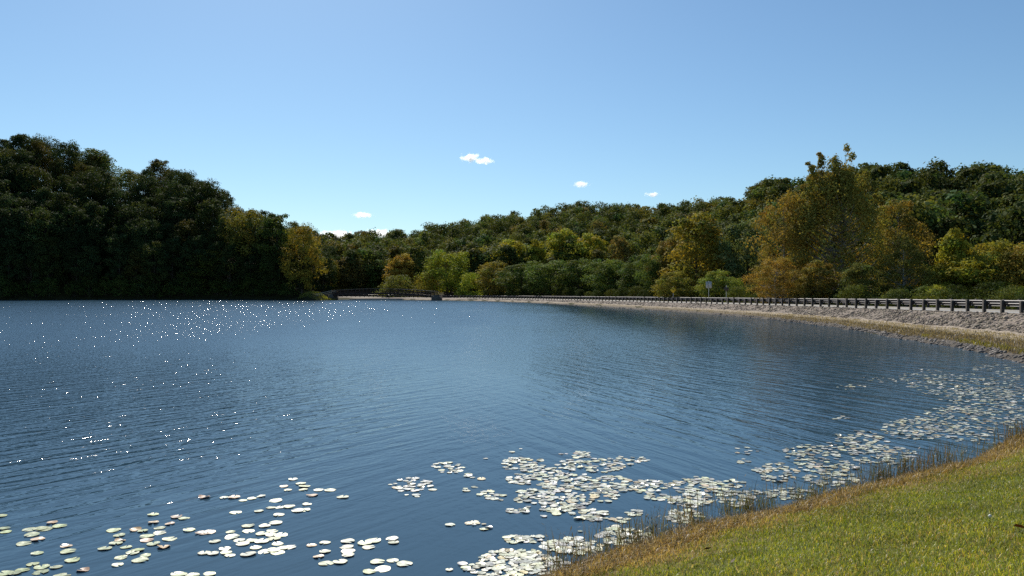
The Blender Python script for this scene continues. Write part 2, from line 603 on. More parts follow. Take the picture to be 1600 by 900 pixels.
    ha, hb2 = samp((0.37, 0.53, 0)), samp((0.37, 0.53 + E, 0))        # a neighbouring wavelet on the same crest
    s2 = math1('DIVIDE', math1('SUBTRACT', ha, hb2), E)
    mag = math1('SQRT', math1('ADD', math1('MULTIPLY', s2, s2), math1('MULTIPLY', sy, sy)), 0)
    sep = nt.nodes.new('ShaderNodeSeparateXYZ'); nt.links.new(geo.outputs['Position'], sep.inputs[0])
    by = nt.nodes.new('ShaderNodeMapRange'); by.interpolation_type = 'SMOOTHSTEP'
    by.inputs['From Min'].default_value = 14; by.inputs['From Max'].default_value = 55
    nt.links.new(sep.outputs[1], by.inputs['Value'])
    bx2 = nt.nodes.new('ShaderNodeMapRange'); bx2.interpolation_type = 'SMOOTHSTEP'
    bx2.inputs['From Min'].default_value = 5; bx2.inputs['From Max'].default_value = 16
    bx2.inputs['To Min'].default_value = 1.0; bx2.inputs['To Max'].default_value = 0.25
    nt.links.new(sep.outputs[0], bx2.inputs['Value'])
    bl = math1('MULTIPLY', by.outputs[0], bx2.outputs[0])
    face = math1('MULTIPLY', mag, -1.0)
    fin = math1('ADD', math1('MULTIPLY', face, bl), math1('MULTIPLY', ma.outputs[0], math1('SUBTRACT', 1.0, bl)))
    nt.links.new(fin, cb.inputs[1])
    for l_ in list(cb.inputs[0].links):
        nt.links.remove(l_)
    nt.links.new(math1('MULTIPLY', sx, math1('MULTIPLY_ADD', bl, 0.0, 1.0)), cb.inputs[0])
    nrm = nt.nodes.new('ShaderNodeVectorMath'); nrm.operation = 'NORMALIZE'
    nt.links.new(cb.outputs[0], nrm.inputs[0])

    body = nt.nodes.new('ShaderNodeBsdfDiffuse')
    body.inputs['Color'].default_value = (.030, .066, .102, 1)
    gl = nt.nodes.new('ShaderNodeBsdfGlossy')
    gl.inputs['Roughness'].default_value = 0.05
    nt.links.new(nrm.outputs[0], gl.inputs['Normal'])
    fr = nt.nodes.new('ShaderNodeFresnel'); fr.inputs['IOR'].default_value = 1.333
    nt.links.new(nrm.outputs[0], fr.inputs['Normal'])
    mx = nt.nodes.new('ShaderNodeMixShader')
    nt.links.new(fr.outputs[0], mx.inputs[0])
    nt.links.new(body.outputs[0], mx.inputs[1]); nt.links.new(gl.outputs[0], mx.inputs[2])
    nt.links.new(mx.outputs[0], out.inputs['Surface'])
    return m


WAVE = (0.056, 0.054, 0.010, 0.0185)
M['water'] = water_mat()

# ------------------------------------------------------------------ plan of the place (metres, camera at the origin looking along +Y)
SHORE_NEAR = [(-45, -10), (-20, -4), (-8, 1.5), (-2.5, 5.2), (0.5, 7.87), (1.38, 8.6), (2.25, 9.38), (3.45, 10.15), (4.64, 11.05), (6.0, 12.0),
              (7.1, 12.75), (8.6, 14.2), (9.5, 14.95), (14, 18.6), (18.6, 23)]
STATIONS = [  # (shore point, guard rail point, crest height)
    ((20.4, 27), (29.6, 24), 1.50), ((20.3, 31.8), (29.7, 35), 1.49), ((21.8, 38.9), (29.8, 43), 1.46), ((22.6, 44.9), (29.9, 50), 1.43),
    ((23.6, 52.2), (30, 57), 1.38), ((25, 62.5), (30.0, 66), 1.32), ((25.4, 71.4), (29.9, 75), 1.27), ((25.4, 79.5), (29.5, 84), 1.22),
    ((23.9, 97), (28.3, 102), 1.12), ((19.9, 118.6), (24.8, 126), 1.0), ((15.2, 146), (20.0, 152), .90), ((8.4, 175), (12.6, 181), .80),
    ((0, 202), (3.8, 208), .72), ((-10.8, 226), (-7.4, 233), .70), ((-22.4, 242), (-18.5, 250), .70), ((-34, 253), (-30.5, 261), .72),
    ((-48, 262), (-45, 270), .78), ((-66, 270), (-63, 279), .9), ((-86, 276), (-84, 286), 1.1)]
SHORE_EMB = [s[0] for s in STATIONS]
SHORE_LEFT = [(-60, 264), (-58.5, 252), (-53.5, 246.5), (-56, 244.5), (-62, 249), (-72, 257), (-90, 265.5), (-107, 268), (-135, 262), (-160, 250), (-195, 236), (-225, 215), (-262, 110), (-200, 0), (-120, -15)]
LAKE = SHORE_NEAR + SHORE_EMB[:-2] + SHORE_LEFT

# main hill: photograph column -> foot distance, ridge distance, ridge ground height
HILL = np.array([[-1200, 330, 450, 8], [300, 315, 430, 15], [480, 305, 430, 16.5], [560, 300, 440, 18], [650, 300, 460, 20], [700, 295, 470, 24.5], [780, 290, 480, 31],
                 [870, 282, 480, 35], [920, 275, 480, 37.5], [1000, 262, 470, 35], [1100, 222, 420, 33], [1170, 200, 370, 29], [1200, 185, 330, 31],
                 [1350, 152, 280, 29], [1600, 128, 240, 22], [1900, 112, 230, 22], [3500, 100, 220, 22]], float)


def main_hill(X, Y):
    D = np.maximum(Y, 1.0)
    xp = np.clip(800 + F * X / D, -1200, 3500)
    d0 = np.interp(xp, HILL[:, 0], HILL[:, 1]); d1 = np.interp(xp, HILL[:, 0], HILL[:, 2]); zr = np.interp(xp, HILL[:, 0], HILL[:, 3])
    u = np.clip((D - d0) / (d1 - d0), 0, 1)
    u = 0.65 * u + 0.35 * u * u * (3 - 2 * u)
    over = np.clip((D - d1) / 200, 0, 1)
    return zr * u * (1 - 0.25 * over)


LHX = np.array([-400, -200, -160, -135, -107, -88, -75, -63, -50]); LHZ = np.array([42, 41, 37, 30, 16, 8, 3, .5, 0])


def left_hill(X, Y, sd):
    """wooded slope behind the left shore; only behind that shore"""
    behind = np.clip((Y - 215) / 20, 0, 1)
    cap = np.interp(X, LHX, LHZ)
    return np.minimum(cap, 0.66 * np.clip(sd - 1, 0, 400)) * behind * np.clip((-52 - X) / 6, 0, 1)


def ground(X, Y, rough=True):
    X = np.asarray(X, float); Y = np.asarray(Y, float)
    sd = poly_sd(X, Y, LAKE)
    z = np.where(sd < 0, np.maximum(-3.0, 0.35 * sd - 0.05), np.minimum(0.35, 0.3 * sd))
    if rough:
        z = z + np.clip(sd / 20, 0, 1) * 0.5 * vnoise(X / 9, Y / 9, 3)
    z = z + np.where(sd > 0, np.maximum(main_hill(X, Y), left_hill(X, Y, sd)), 0)
    z = z + np.where(sd > 0, 1.7 * np.exp(-(((X + 62.5) / 4.2) ** 2 + ((Y - 254) / 4.0) ** 2)), 0)
    near = (Y < 26) & (np.abs(X) < 40)
    return np.where(near, z - 0.4, z)


def grid(x0, x1, y0, y1, step):
    xs = np.arange(x0, x1 + step / 2, step); ys = np.arange(y0, y1 + step / 2, step)
    XX, YY = np.meshgrid(xs, ys)
    nx, ny = len(xs), len(ys)
    i = np.arange(nx * ny).reshape(ny, nx)
    f = np.stack([i[:-1, :-1], i[:-1, 1:], i[1:, 1:], i[1:, :-1]], -1).reshape(-1, 4)
    return XX.ravel(), YY.ravel(), f


# ------------------------------------------------------------------ setting
gx, gy, gf = grid(-420, 480, -60, 760, 4)
tag(np_obj('terrain', np.stack([gx, gy, ground(gx, gy)], -1), [gf], M['floor'], smooth=True), kind='structure')
Rg = 12000
tag(np_obj('ground', [(-Rg, -Rg, -4), (Rg, -Rg, -4), (Rg, Rg, -4), (-Rg, Rg, -4)], [[[0, 1, 2, 3]]], M['floor']), kind='structure')
wpts = [(-275, -25, 0), (40, -25, 0), (40, 290, 0), (-275, 290, 0)]
tag(np_obj('lake_water', wpts, [[[0, 1, 2, 3]]], M['water']), kind='structure')

# near grassy bank
SLOPE = 0.18


def bank_z(X, Y):
    sd = poly_sd(X, Y, LAKE) + 0.10 * vnoise(np.asarray(X) * 1.1, np.asarray(Y) * 1.1, 5) + 0.06 * vnoise(np.asarray(X) * 3.3, np.asarray(Y) * 3.3, 6)
    z = np.where(sd < 0, 0.28 * sd, 0.10 * (1 - np.exp(-np.clip(sd, 0, 50) / 0.12)) + SLOPE * np.clip(sd, 0, 7.5) + 0.03 * np.clip(sd - 7.5, 0, 50))
    z = z + np.clip(sd, 0, 1) * (0.035 * vnoise(np.asarray(X) * .9, np.asarray(Y) * .9, 8) + 0.015 * vnoise(np.asarray(X) * 3, np.asarray(Y) * 3, 9))
    return np.maximum(z, -1.6), sd


bx_, by_, bf = grid(-18, 30, -10, 27, 0.2)
bz_, bsd = bank_z(bx_, by_)
tag(np_obj('grass_bank', np.stack([bx_, by_, bz_], -1), [bf], M['bank'], smooth=True, attrs={'u': bsd}), kind='structure')

# dam embankment, road
NS = 420
S_ = catmull([s[0] for s in STATIONS], NS); R_ = catmull([s[1] for s in STATIONS], NS)
Hc = np.interp(np.linspace(0, len(STATIONS) - 1, NS), np.arange(len(STATIONS)), [s[2] for s in STATIONS])
tan_ = np.gradient(R_, axis=0); tan_ /= np.linalg.norm(tan_, axis=1)[:, None]
nor_ = np.stack([tan_[:, 1], -tan_[:, 0]], -1)        # away from the lake
S_w = S_ + (R_ - S_) / np.linalg.norm(R_ - S_, axis=1)[:, None] * (0.45 * vnoise(arclen(S_) / 2.3, 0 * Hc, 21) + .2 * vnoise(arclen(S_) / .7, 0 * Hc, 22))[:, None]
PROF = [(-.25, -1.0, 0), (-.06, -.25, 0), (0, 0, 0), (.05, .14, 0), (.12, .24, 0), (.20, .36, 0), (.30, .47, 0), (.38, .53, 0), (.46, .58, 0), (.55, .75, 0.06), (.66, 0, .35), (.78, 0, .62), (.88, 0, .85), (.94, 0, .97), (1.0, 0, 1.0)]


def prof_z(u, H):
    """height on the slope for fraction u and crest height H"""
    low = np.interp(u, [-.25, -.06, 0, .05, .12, .20, .30, .38, .47], [-1.0, -.25, 0, .14, .24, .36, .47, .53, .58])
    k = np.clip((u - .47) / (.95 - .47), 0, 1)
    return np.where(u < .47, low * np.clip(H / 1.3, .55, 1.1), .58 * np.clip(H / 1.3, .55, 1.1) * (1 - k) + H * k)


us = np.array([-.25, -.06, 0, .04, .08, .12, .17, .22, .28, .34, .40, .46, .52, .58, .64, .70, .76, .82, .88, .94, 1.0])
rows = []; uu = []
for u in us:
    p = S_w + (R_ - S_w) * u
    z = prof_z(u, Hc)
    if 0 < u < .95:
        z = z + 0.05 * vnoise(p[:, 0] * 1.3, p[:, 1] * 1.3, 31)
    rows.append(np.concatenate([p, z[:, None]], 1)); uu.append(np.full(NS, u))
for off, dz in ((0.8, 0.0), (4.4, 0.03), (8.2, 0.0), (9.6, 0.0), (10.6, -.05), (14.5, -1.2)):
    p = R_ + nor_ * off
    rows.append(np.concatenate([p, np.maximum(Hc + dz, 0.15)[:, None]], 1)); uu.append(np.full(NS, 1.0))
V = np.concatenate(rows); nr = len(rows)
ii = np.arange(nr * NS).reshape(nr, NS)
ef = np.stack([ii[:-1, :-1], ii[1:, :-1], ii[1:, 1:], ii[:-1, 1:]], -1).reshape(-1, 4)
tag(np_obj('embankment', V, [ef], M['embank'], smooth=True, attrs={'u': np.concatenate(uu)}), kind='structure')


def strip(name, o0, o1, dz, mat, nsub=4):
    rows = []
    for k in range(nsub + 1):
        o = o0 + (o1 - o0) * k / nsub
        p = R_ + nor_ * o
        crown = 0.03 * (1 - abs(o - 4.4) / 3.8)
        rows.append(np.concatenate([p, (Hc + crown + dz)[:, None]], 1))
    ii = np.arange((nsub + 1) * NS).reshape(nsub + 1, NS)
    f = np.stack([ii[:-1, :-1], ii[1:, :-1], ii[1:, 1:], ii[:-1, 1:]], -1).reshape(-1, 4)
    return tag(np_obj(name, np.concatenate(rows), [f], mat, smooth=True), kind='structure')


strip('road', 0.9, 7.9, 0.012, M['road'])
strip('edge_line', 1.15, 1.27, 0.017, M['paint_white'], 1)
strip('edge_line', 7.53, 7.65, 0.017, M['paint_white'], 1)
strip('centre_line', 4.2, 4.32, 0.017, M['paint_yellow'], 1)
strip('centre_line', 4.48, 4.60, 0.017, M['paint_yellow'], 1)


# ------------------------------------------------------------------ guard rails
def resample(P, Z, step):
    L = arclen(P)
    s = np.arange(0, L[-1], step)
    return np.stack([np.interp(s, L, P[:, 0]), np.interp(s, L, P[:, 1]), np.interp(s, L, Z)], -1)


def w_beam(P, nrm2, side):
    prof = [(0, .76), (.035, .735), (.075, .70), (.075, .665), (.02, .625), (0, .60), (.02, .575), (.075, .535), (.075, .50), (.035, .465), (0, .44)]
    rows = []
    for o, z in prof:
        rows.append(np.stack([P[:, 0] + nrm2[:, 0] * o * side, P[:, 1] + nrm2[:, 1] * o * side, P[:, 2] + z], -1))
    back = []
    for o, z in prof[::-1]:
        back.append(np.stack([P[:, 0] + nrm2[:, 0] * (o - .006) * side, P[:, 1] + nrm2[:, 1] * (o - .006) * side, P[:, 2] + z], -1))
    rows += back
    n = len(P); nr = len(rows)
    ii = np.arange(nr * n).reshape(nr, n)
    j = np.concatenate([ii, ii[:1]])
    f = np.stack([j[:-1, :-1], j[1:, :-1], j[1:, 1:], j[:-1, 1:]], -1).reshape(-1, 4)
    return np.concatenate(rows), f


post_mb = MB()
pw, pd = .075, .10
post_mb.add([(-pw, -pd, -.5), (pw, -pd, -.5), (pw, pd, -.5), (-pw, pd, -.5), (-pw, -pd, .80), (pw, -pd, .80), (pw, pd, .80), (-pw, pd, .80),
             (-pw * .75, -pd * .75, .825), (pw * .75, -pd * .75, .825), (pw * .75, pd * .75, .825), (-pw * .75, pd * .75, .825)],
            [(0, 1, 5, 4), (1, 2, 6, 5), (2, 3, 7, 6), (3, 0, 4, 7), (4, 5, 9, 8), (5, 6, 10, 9), (6, 7, 11, 10), (7, 4, 8, 11), (8, 9, 10, 11)])
post_me = post_mb.mesh('post', M['wood_dark'])


def guard_rail(off, side, label):
    """off: distance beyond the near rail line; side: +1 beam faces away from the lake"""
    P = resample(R_ + nor_ * off, Hc, 1.905)
    t2 = np.gradient(P[:, :2], axis=0); t2 /= np.linalg.norm(t2, axis=1)[:, None]
    n2 = np.stack([t2[:, 1], -t2[:, 0]], -1)
    root = empty('guard_rail', (float(P[0, 0]), float(P[0, 1]), float(P[0, 2])))
    o0 = P[0].copy()
    Q = P - o0
    beam_line = Q.copy(); beam_line[:, :2] += n2 * (.21 * side)
    v, f = w_beam(beam_line, n2, side)
    np_obj('rail_beam', v, [f], M['rail'], root)
    r = np.random.default_rng(5)
    for i in range(len(Q)):
        p = bpy.data.objects.new('post', post_me)
        p.location = (Q[i, 0], Q[i, 1], Q[i, 2] + r.uniform(-.03, .03))
        p.rotation_euler = (r.uniform(-.03, .03), r.uniform(-.03, .03), math.atan2(t2[i, 1], t2[i, 0]) - pi / 2 + r.uniform(-.06, .06))
        link(p, root)
    # wooden offset blocks joining post and beam
    mb = MB()
    for i in range(len(Q)):
        a = math.atan2(n2[i, 1], n2[i, 0])
        c = Q[i, :2] + n2[i] * (.155 * side)
        mb.box((c[0], c[1], Q[i, 2] + .60), (.10, .13, .34), a)
    tag(mb.build('offset_blocks', M['wood_dark'], root), kind='stuff')
    tag(root, label, 'guard rail', 'guard rails of the dam road')
    return root


guard_rail(0.0, 1, 'dark guard rail with wooden posts on the lake side of the dam road')
guard_rail(9.3, -1, 'dark guard rail along the wooded side of the dam road')


# ------------------------------------------------------------------ riprap and bank vegetation
ICO_V = []
ph = (1 + 5 ** .5) / 2
for a, b in ((-1, ph), (1, ph), (-1, -ph), (1, -ph)):
    ICO_V.append((a, b, 0))
for a, b in ((-1, ph), (1, ph), (-1, -ph), (1, -ph)):
    ICO_V.append((0, a, b))
for a, b in ((ph, -1), (ph, 1), (-ph, -1), (-ph, 1)):
    ICO_V.append((a, 0, b))
ICO_V = np.array(ICO_V, float) / math.sqrt(1 + ph * ph)
ICO_F = np.array([(0, 11, 5), (0, 5, 1), (0, 1, 7), (0, 7, 10), (0, 10, 11), (1, 5, 9), (5, 11, 4), (11, 10, 2), (10, 7, 6), (7, 1, 8),
                  (3, 9, 4), (3, 4, 2), (3, 2, 6), (3, 6, 8), (3, 8, 9), (4, 9, 5), (2, 4, 11), (6, 2, 10), (8, 6, 7), (9, 8, 1)])


def stones(name, pts, size, colors, rng, label=None, flat=.7):
    n = len(pts)
    sc3 = size[:, None] * rng.uniform(.6, 1.25, (n, 3)) * np.array([1, 1, flat])
    v = ICO_V[None] * (1 + rng.uniform(-.22, .22, (n, 12, 1)))
    v = v * sc3[:, None, :]
    a = rng.uniform(0, 2 * pi, n); c, s = np.cos(a)[:, None], np.sin(a)[:, None]
    v = np.stack([v[..., 0] * c - v[..., 1] * s, v[..., 0] * s + v[..., 1] * c, v[..., 2]], -1) + pts[:, None]
    f = (ICO_F[None] + (np.arange(n) * 12)[:, None, None]).reshape(-1, 3)
    o = np_obj(name, v.reshape(-1, 3), [f], M['stone'], colors=np.repeat(colors, 12, 0))
    return tag(o, label, 'stones', kind='stuff')


def emb_pts(n, u0, u1, rng, far=1.0, dens=1.6):
    """random points on the embankment, denser towards the near end"""
    k = (rng.random(n) ** dens) * far * (NS - 2)
    i = k.astype(int); f = (k - i)[:, None]
    s = S_w[i] * (1 - f) + S_w[i + 1] * f; r = R_[i] * (1 - f) + R_[i + 1] * f
    H = Hc[i]
    u = rng.uniform(u0, u1, n)
    p = s + (r - s) * u[:, None]
    return np.concatenate([p, prof_z(u, H)[:, None]], 1), u


rg = np.random.default_rng(42)
P, u = emb_pts(16000, .50, .98, rg, .75, 1.6)
g = rg.uniform(.10, .34, 16000)
cc = np.stack([g * 1.12, g * rg.uniform(.88, .96, 16000), g * rg.uniform(.64, .78, 16000)], -1)
stones('riprap', P, (.03 + .10 * rg.random(16000) ** 2 + .10 * rg.random(16000) ** 14), cc, rg, 'grey brown broken stones covering the slope below the guard rail')
P, u = emb_pts(2600, -.05, .07, rg, .85, 1.3)
g = rg.uniform(.05, .26, 2600)
cc = np.stack([g, g * .9, g * .82], -1)
stones('shore_stones', P, rg.uniform(.04, .12, 2600), cc, rg, 'dark wet stones along the waterline of the embankment')


def blades(name, base, height, width, lean, colors, rng, mat, label, cat='grass', seg=2, **kw):
    """grass blades as thin bent strips"""
    n = len(base)
    a = rng.uniform(0, 2 * pi, n)
    side = np.stack([np.cos(a), np.sin(a), 0 * a], -1) * (width / 2)[:, None]
    b = rng.uniform(0, 2 * pi, n)
    ld = np.stack([np.cos(b), np.sin(b), 0 * b], -1) * (lean * height)[:, None]
    up = np.zeros((n, 3)); up[:, 2] = height
    p0 = base; p1 = base + up * .6 + ld * .35; p2 = base + up * (1 - .35 * lean[:, None]) + ld
    v = np.stack([p0 - side, p0 + side, p1 + side * .75, p1 - side * .75, p2], 1)
    o = np.arange(n)[:, None] * 5
    q = o + np.array([[0, 1, 2, 3]]); t = o + np.array([[3, 2, 4]])
    shade = np.repeat(colors, 5, 0)
    ob = np_obj(name, v.reshape(-1, 3), [q, t], mat, colors=shade)
    return tag(ob, label, cat, kind='stuff')


# pale dry grass on the bench and greener grass at the toe
P1, u1 = emb_pts(14000, .20, .44, rg, .6, 1.7)
c1 = np.where((u1 < .27)[:, None] & (rg.random(14000) < .8)[:, None], np.array([[.20, .165, .11]]), np.array([[.30, .255, .20]])) * rg.uniform(.6, 1.25, (14000, 1))
P2, u2 = emb_pts(11000, .07, .24, rg, .5, 1.7)
gn = vnoise(P2[:, 0] * .35, P2[:, 1] * .35, 44)
c2 = np.where(((gn > -.2) & (P2[:, 1] < 46) & (u2 < .13))[:, None], np.array([[.19, .175, .05]]), np.array([[.19, .155, .115]])) * rg.uniform(.6, 1.3, (11000, 1))
Pb = np.concatenate([P1, P2]); cb_ = np.concatenate([c1, c2])
hb = np.concatenate([rg.uniform(.04, .12, 14000), rg.uniform(.08, .26, 11000) * np.clip(1.5 - P2[:, 1] / 90, .45, 1)])
blades('embankment_grass', Pb, hb, rg.uniform(.02, .045, 25000), rg.uniform(.2, .8, 25000), cb_, rg, M['grass'], 'pale dry and green grass along the foot of the stony embankment')

# ------------------------------------------------------------------ near bank grass
rg = np.random.default_rng(77)


def bank_scatter(n, d0, d1, rng):
    """random points on the near bank between d0 and d1 metres from the water, denser where the photograph looks"""
    out = []
    need = n
    while need > 0:
        m = need * 6 + 2000
        X = rng.uniform(-5, 17, m); Y = rng.uniform(1.0, 19, m)
        sd = poly_sd(X, Y, LAKE)
        D = np.hypot(X, Y)
        keep = (sd > d0) & (sd < d1) & (rng.random(m) < np.clip(9.0 / D, .25, 1)) & (X - 0.05 * Y > -5) & (np.abs(X) < Y * .95 + 1.5)
        z, sdn = bank_z(X[keep], Y[keep])
        ok = z > 0.01
        out.append(np.stack([X[keep], Y[keep], z], -1)[ok])
        need -= int(ok.sum())
    P = np.concatenate(out)[:n]
    return P, poly_sd(P[:, 0], P[:, 1], LAKE)


NG = 290000
P, sd = bank_scatter(NG, .25, 7.5, rg)
dryness = np.clip(0.95 - (sd - .25) / .75 + .5 * vnoise(P[:, 0] * 1.3, P[:, 1] * 1.3, 51) + .3 * vnoise(P[:, 0] * 4, P[:, 1] * 4, 52), 0, 1)
patch = vnoise(P[:, 0] * .8, P[:, 1] * .8, 53) * .5 + vnoise(P[:, 0] * 2.6, P[:, 1] * 2.6, 54) * .5
isdry = rg.random(NG) < np.clip(dryness * .92 + .05 + np.clip(patch, 0, 1) * .25, 0, 1)
green = np.array([.17, .20, .03]) * (1 + .0 * patch[:, None])
green = np.where((rg.random(NG) < .30 + .3 * patch)[:, None], np.array([.30, .285, .045]), green)
green = np.where((rg.random(NG) < .22)[:, None], np.array([.10, .145, .025]), green)
dry = np.where((rg.random(NG) < .45)[:, None], np.array([.46, .35, .17]), np.array([.28, .19, .085]))
colr = np.where(isdry[:, None], dry, green * np.array([1.18, 1.2, 1.0])) * rg.uniform(.65, 1.3, (NG, 1))
pale = rg.random(NG) < .012
colr[pale] = np.array([.62, .55, .36])
colr = colr * (1 + .22 * vnoise(P[:, 0] * .55, P[:, 1] * .55, 71) + .18 * vnoise(P[:, 0] * 1.9, P[:, 1] * 1.9, 72))[:, None]
hgt = rg.uniform(.025, .06, NG) * (1 + .3 * patch) + np.where(isdry & (sd < .8), rg.uniform(0, .05, NG), 0)
blades('lawn_grass', P, hgt, rg.uniform(.0035, .0075, NG), rg.uniform(.3, 1.1, NG), colr, rg, M['grass'], 'short yellow green lawn grass covering the near bank')

ND = 26000
P, sd = bank_scatter(ND, -.02, .6, rg)
k = rg.random(ND)
dc = np.where((k < .4)[:, None], np.array([.42, .31, .15]), np.where((k < .75)[:, None], np.array([.25, .16, .07]), np.array([.12, .11, .035]))) * rg.uniform(.6, 1.25, (ND, 1))
blades('dry_shore_grass', P, rg.uniform(.04, .13, ND) * (1 + .9 * np.clip(vnoise(P[:, 0] * 1.7, P[:, 1] * 1.7, 61), 0, 1)), rg.uniform(.004, .008, ND), rg.uniform(.3, 1.4, ND), dc, rg, M['grass'], 'brown dry grass fringe along the water edge of the near bank')

# ------------------------------------------------------------------ reed clumps on the near shore


def reed_mesh(seed, n, h, spread, cols):
    r = np.random.default_rng(seed)
    ang = r.uniform(0, 2 * pi, n); rad = spread * np.sqrt(r.random(n))
    base = np.stack([np.cos(ang) * rad, np.sin(ang) * rad, np.full(n, -.12)], -1)
    hh = h * r.uniform(.45, 1.1, n) + .12
    V = []; Q = []; T = []; C = []
    for i in range(n):
        a = r.uniform(0, 2 * pi); sdv = np.array([cos(a), sin(a), 0]) * r.uniform(.0022, .0042)
        l = r.uniform(0, 2 * pi); ln = np.array([cos(l), sin(l), 0]) * hh[i] * r.uniform(.02, .32)
        o = len(V)
        for f in (0, .4, .75):
            c = base[i] + np.array([0, 0, hh[i] * f]) + ln * f ** 2
            V += [c - sdv * (1 - .4 * f), c + sdv * (1 - .4 * f)]
        V.append(base[i] + np.array([0, 0, hh[i]]) + ln)
        Q += [(o, o + 1, o + 3, o + 2), (o + 2, o + 3, o + 5, o + 4)]
        T.append((o + 4, o + 5, o + 6))
        cc = np.array(cols[r.integers(len(cols))]) * r.uniform(.6, 1.2)
        C += [cc] * 7
        if r.random() < .55:          # side leaves or seed heads on the stalk
            for kx in range(r.integers(1, 4)):
                f = r.uniform(.35, .98)
                c = base[i] + np.array([0, 0, hh[i] * f]) + ln * f ** 2
                b = r.uniform(0, 2 * pi); d = np.array([cos(b), sin(b), r.uniform(.2, 1.0)]) * r.uniform(.02, .055)
                wv = np.array([-sin(b), cos(b), 0]) * r.uniform(.004, .008)
                o = len(V)
                V += [c, c + d * .5 + wv, c + d, c + d * .5 - wv]
                Q.append((o, o + 1, o + 2, o + 3))
                C += [cc * 1.1] * 4
    return np_mesh('stalks', np.array(V), [np.array(Q), np.array(T)], M['grass'], colors=np.array(C))


BR = [(.10, .075, .03), (.16, .10, .045), (.07, .075, .03)]
OL = [(.11, .12, .035), (.16, .15, .05), (.07, .08, .03), (.14, .10, .045)]
GY = [(.12, .11, .08), (.09, .09, .06), (.15, .12, .07)]
reed_src = {'brown': [reed_mesh(1, 60, .34, .17, BR), reed_mesh(2, 48, .40, .20, BR)],
            'olive': [reed_mesh(3, 55, .28, .18, OL), reed_mesh(4, 40, .24, .16, OL)],
            'grey': [reed_mesh(5, 24, .34, .24, GY), reed_mesh(6, 16, .28, .26, GY)]}
REED_LABEL = {'brown': ('clump of dark brown reeds standing at the edge of the near bank', 'dark brown reed clumps'),
              'olive': ('low olive green leafy clump of reeds at the edge of the near bank', 'olive reed clumps'),
              'grey': ('sparse grey thin reeds rising from the shallow water among lily pads', 'sparse grey reeds')}
# photograph pixels of the clumps' feet on the water or bank edge
REEDS = [('brown', x, y) for x, y in ((1378, 757), (1400, 752), (1420, 747), (1442, 744), (1388, 760), (1432, 741), (1465, 738), (1572, 702), (1590, 694), (1600, 690), (1612, 682), (1480, 733), (1362, 762),
                                      (890, 898), (872, 904), (1075, 838), (1000, 862), (1180, 806))]
REEDS += [('olive', x, y) for x, y in ((1150, 803), (1165, 800), (1178, 798), (1138, 808), (1090, 828), (1105, 826), (1260, 783), (1275, 780), (1285, 779), (1250, 787), (1320, 771), (1335, 768), (965, 868), (985, 860), (1030, 848), (1048, 842), (1200, 795), (930, 880), (1500, 728), (1545, 712))]
REEDS += [('grey', x, y) for x, y in ((940, 858), (960, 848), (985, 840), (1005, 835), (1030, 826), (1060, 815), (1080, 805), (1120, 795), (1145, 788), (1190, 780), (1225, 775), (1290, 762), (1310, 755), (1345, 748), (1375, 740),
                                     (1405, 730), (1340, 757), (1500, 715), (1530, 706), (1555, 697), (1475, 722), (900, 872), (870, 880), (1070, 823), (1020, 838))]
rr = np.random.default_rng(9)
for i, (kind, x, y) in enumerate(REEDS):
    p = px(x, y)
    z = max(0.0, float(bank_z(np.array([p[0]]), np.array([p[1]]))[0][0]))
    root = empty('reed_clump', (p[0], p[1], z), rr.uniform(0, 6.28))
    s = rr.uniform(.75, 1.2)
    root.scale = (s, s, s)
    st = bpy.data.objects.new('stalks', reed_src[kind][i % 2])
    link(st, root)
    tag(root, REED_LABEL[kind][0], 'reeds', REED_LABEL[kind][1])

# ------------------------------------------------------------------ lily pads


def pad_geo(seed, curl):
    """a round pad with its notch, wavy rim; curl lifts part of the rim. unit diameter 1"""
    r = np.random.default_rng(seed)
    n = 17
    notch = r.uniform(.12, .25)
    a = np.linspace(notch, 2 * pi - notch, n)
    rim = .5 * (1 + .05 * np.sin(a * 3 + r.uniform(0, 6)) + r.uniform(-.02, .02, n))
    up = .012 * np.sin(a * r.integers(3, 6) + r.uniform(0, 6)) + .01
    k = r.uniform(0, 6.28)
    lift = curl * np.clip(np.cos(a - k), 0, 1) ** 1.5 + curl * .6 * np.clip(np.cos(a - k - 2.6), 0, 1) ** 3
    V = [(0, 0, -.004)]
    for f in (.55, 1.0):
        shr = 1 - (.30 * lift * f if f == 1 else 0)
        V += list(zip(np.cos(a) * rim * f * shr, np.sin(a) * rim * f * shr, up * f + lift * (f ** 3) * .5))
    T = [(0, 1 + i, 2 + i) for i in range(n - 1)]
    Q = [(1 + i, 1 + n + i, 2 + n + i, 2 + i) for i in range(n - 1)]
    C = np.ones((len(V), 3))
    C[1 + n:] *= np.array([.92, .88, .75])
    return np.array(V, float), np.array(Q), np.array(T), C


PADS = [pad_geo(i, c) for i, c in enumerate((0, 0, .03, .08, .16, .32, .5))]
PAD_ME = [np_mesh('pad', v, [q, t], M['pad'], colors=c, smooth=False) for v, q, t, c in PADS]

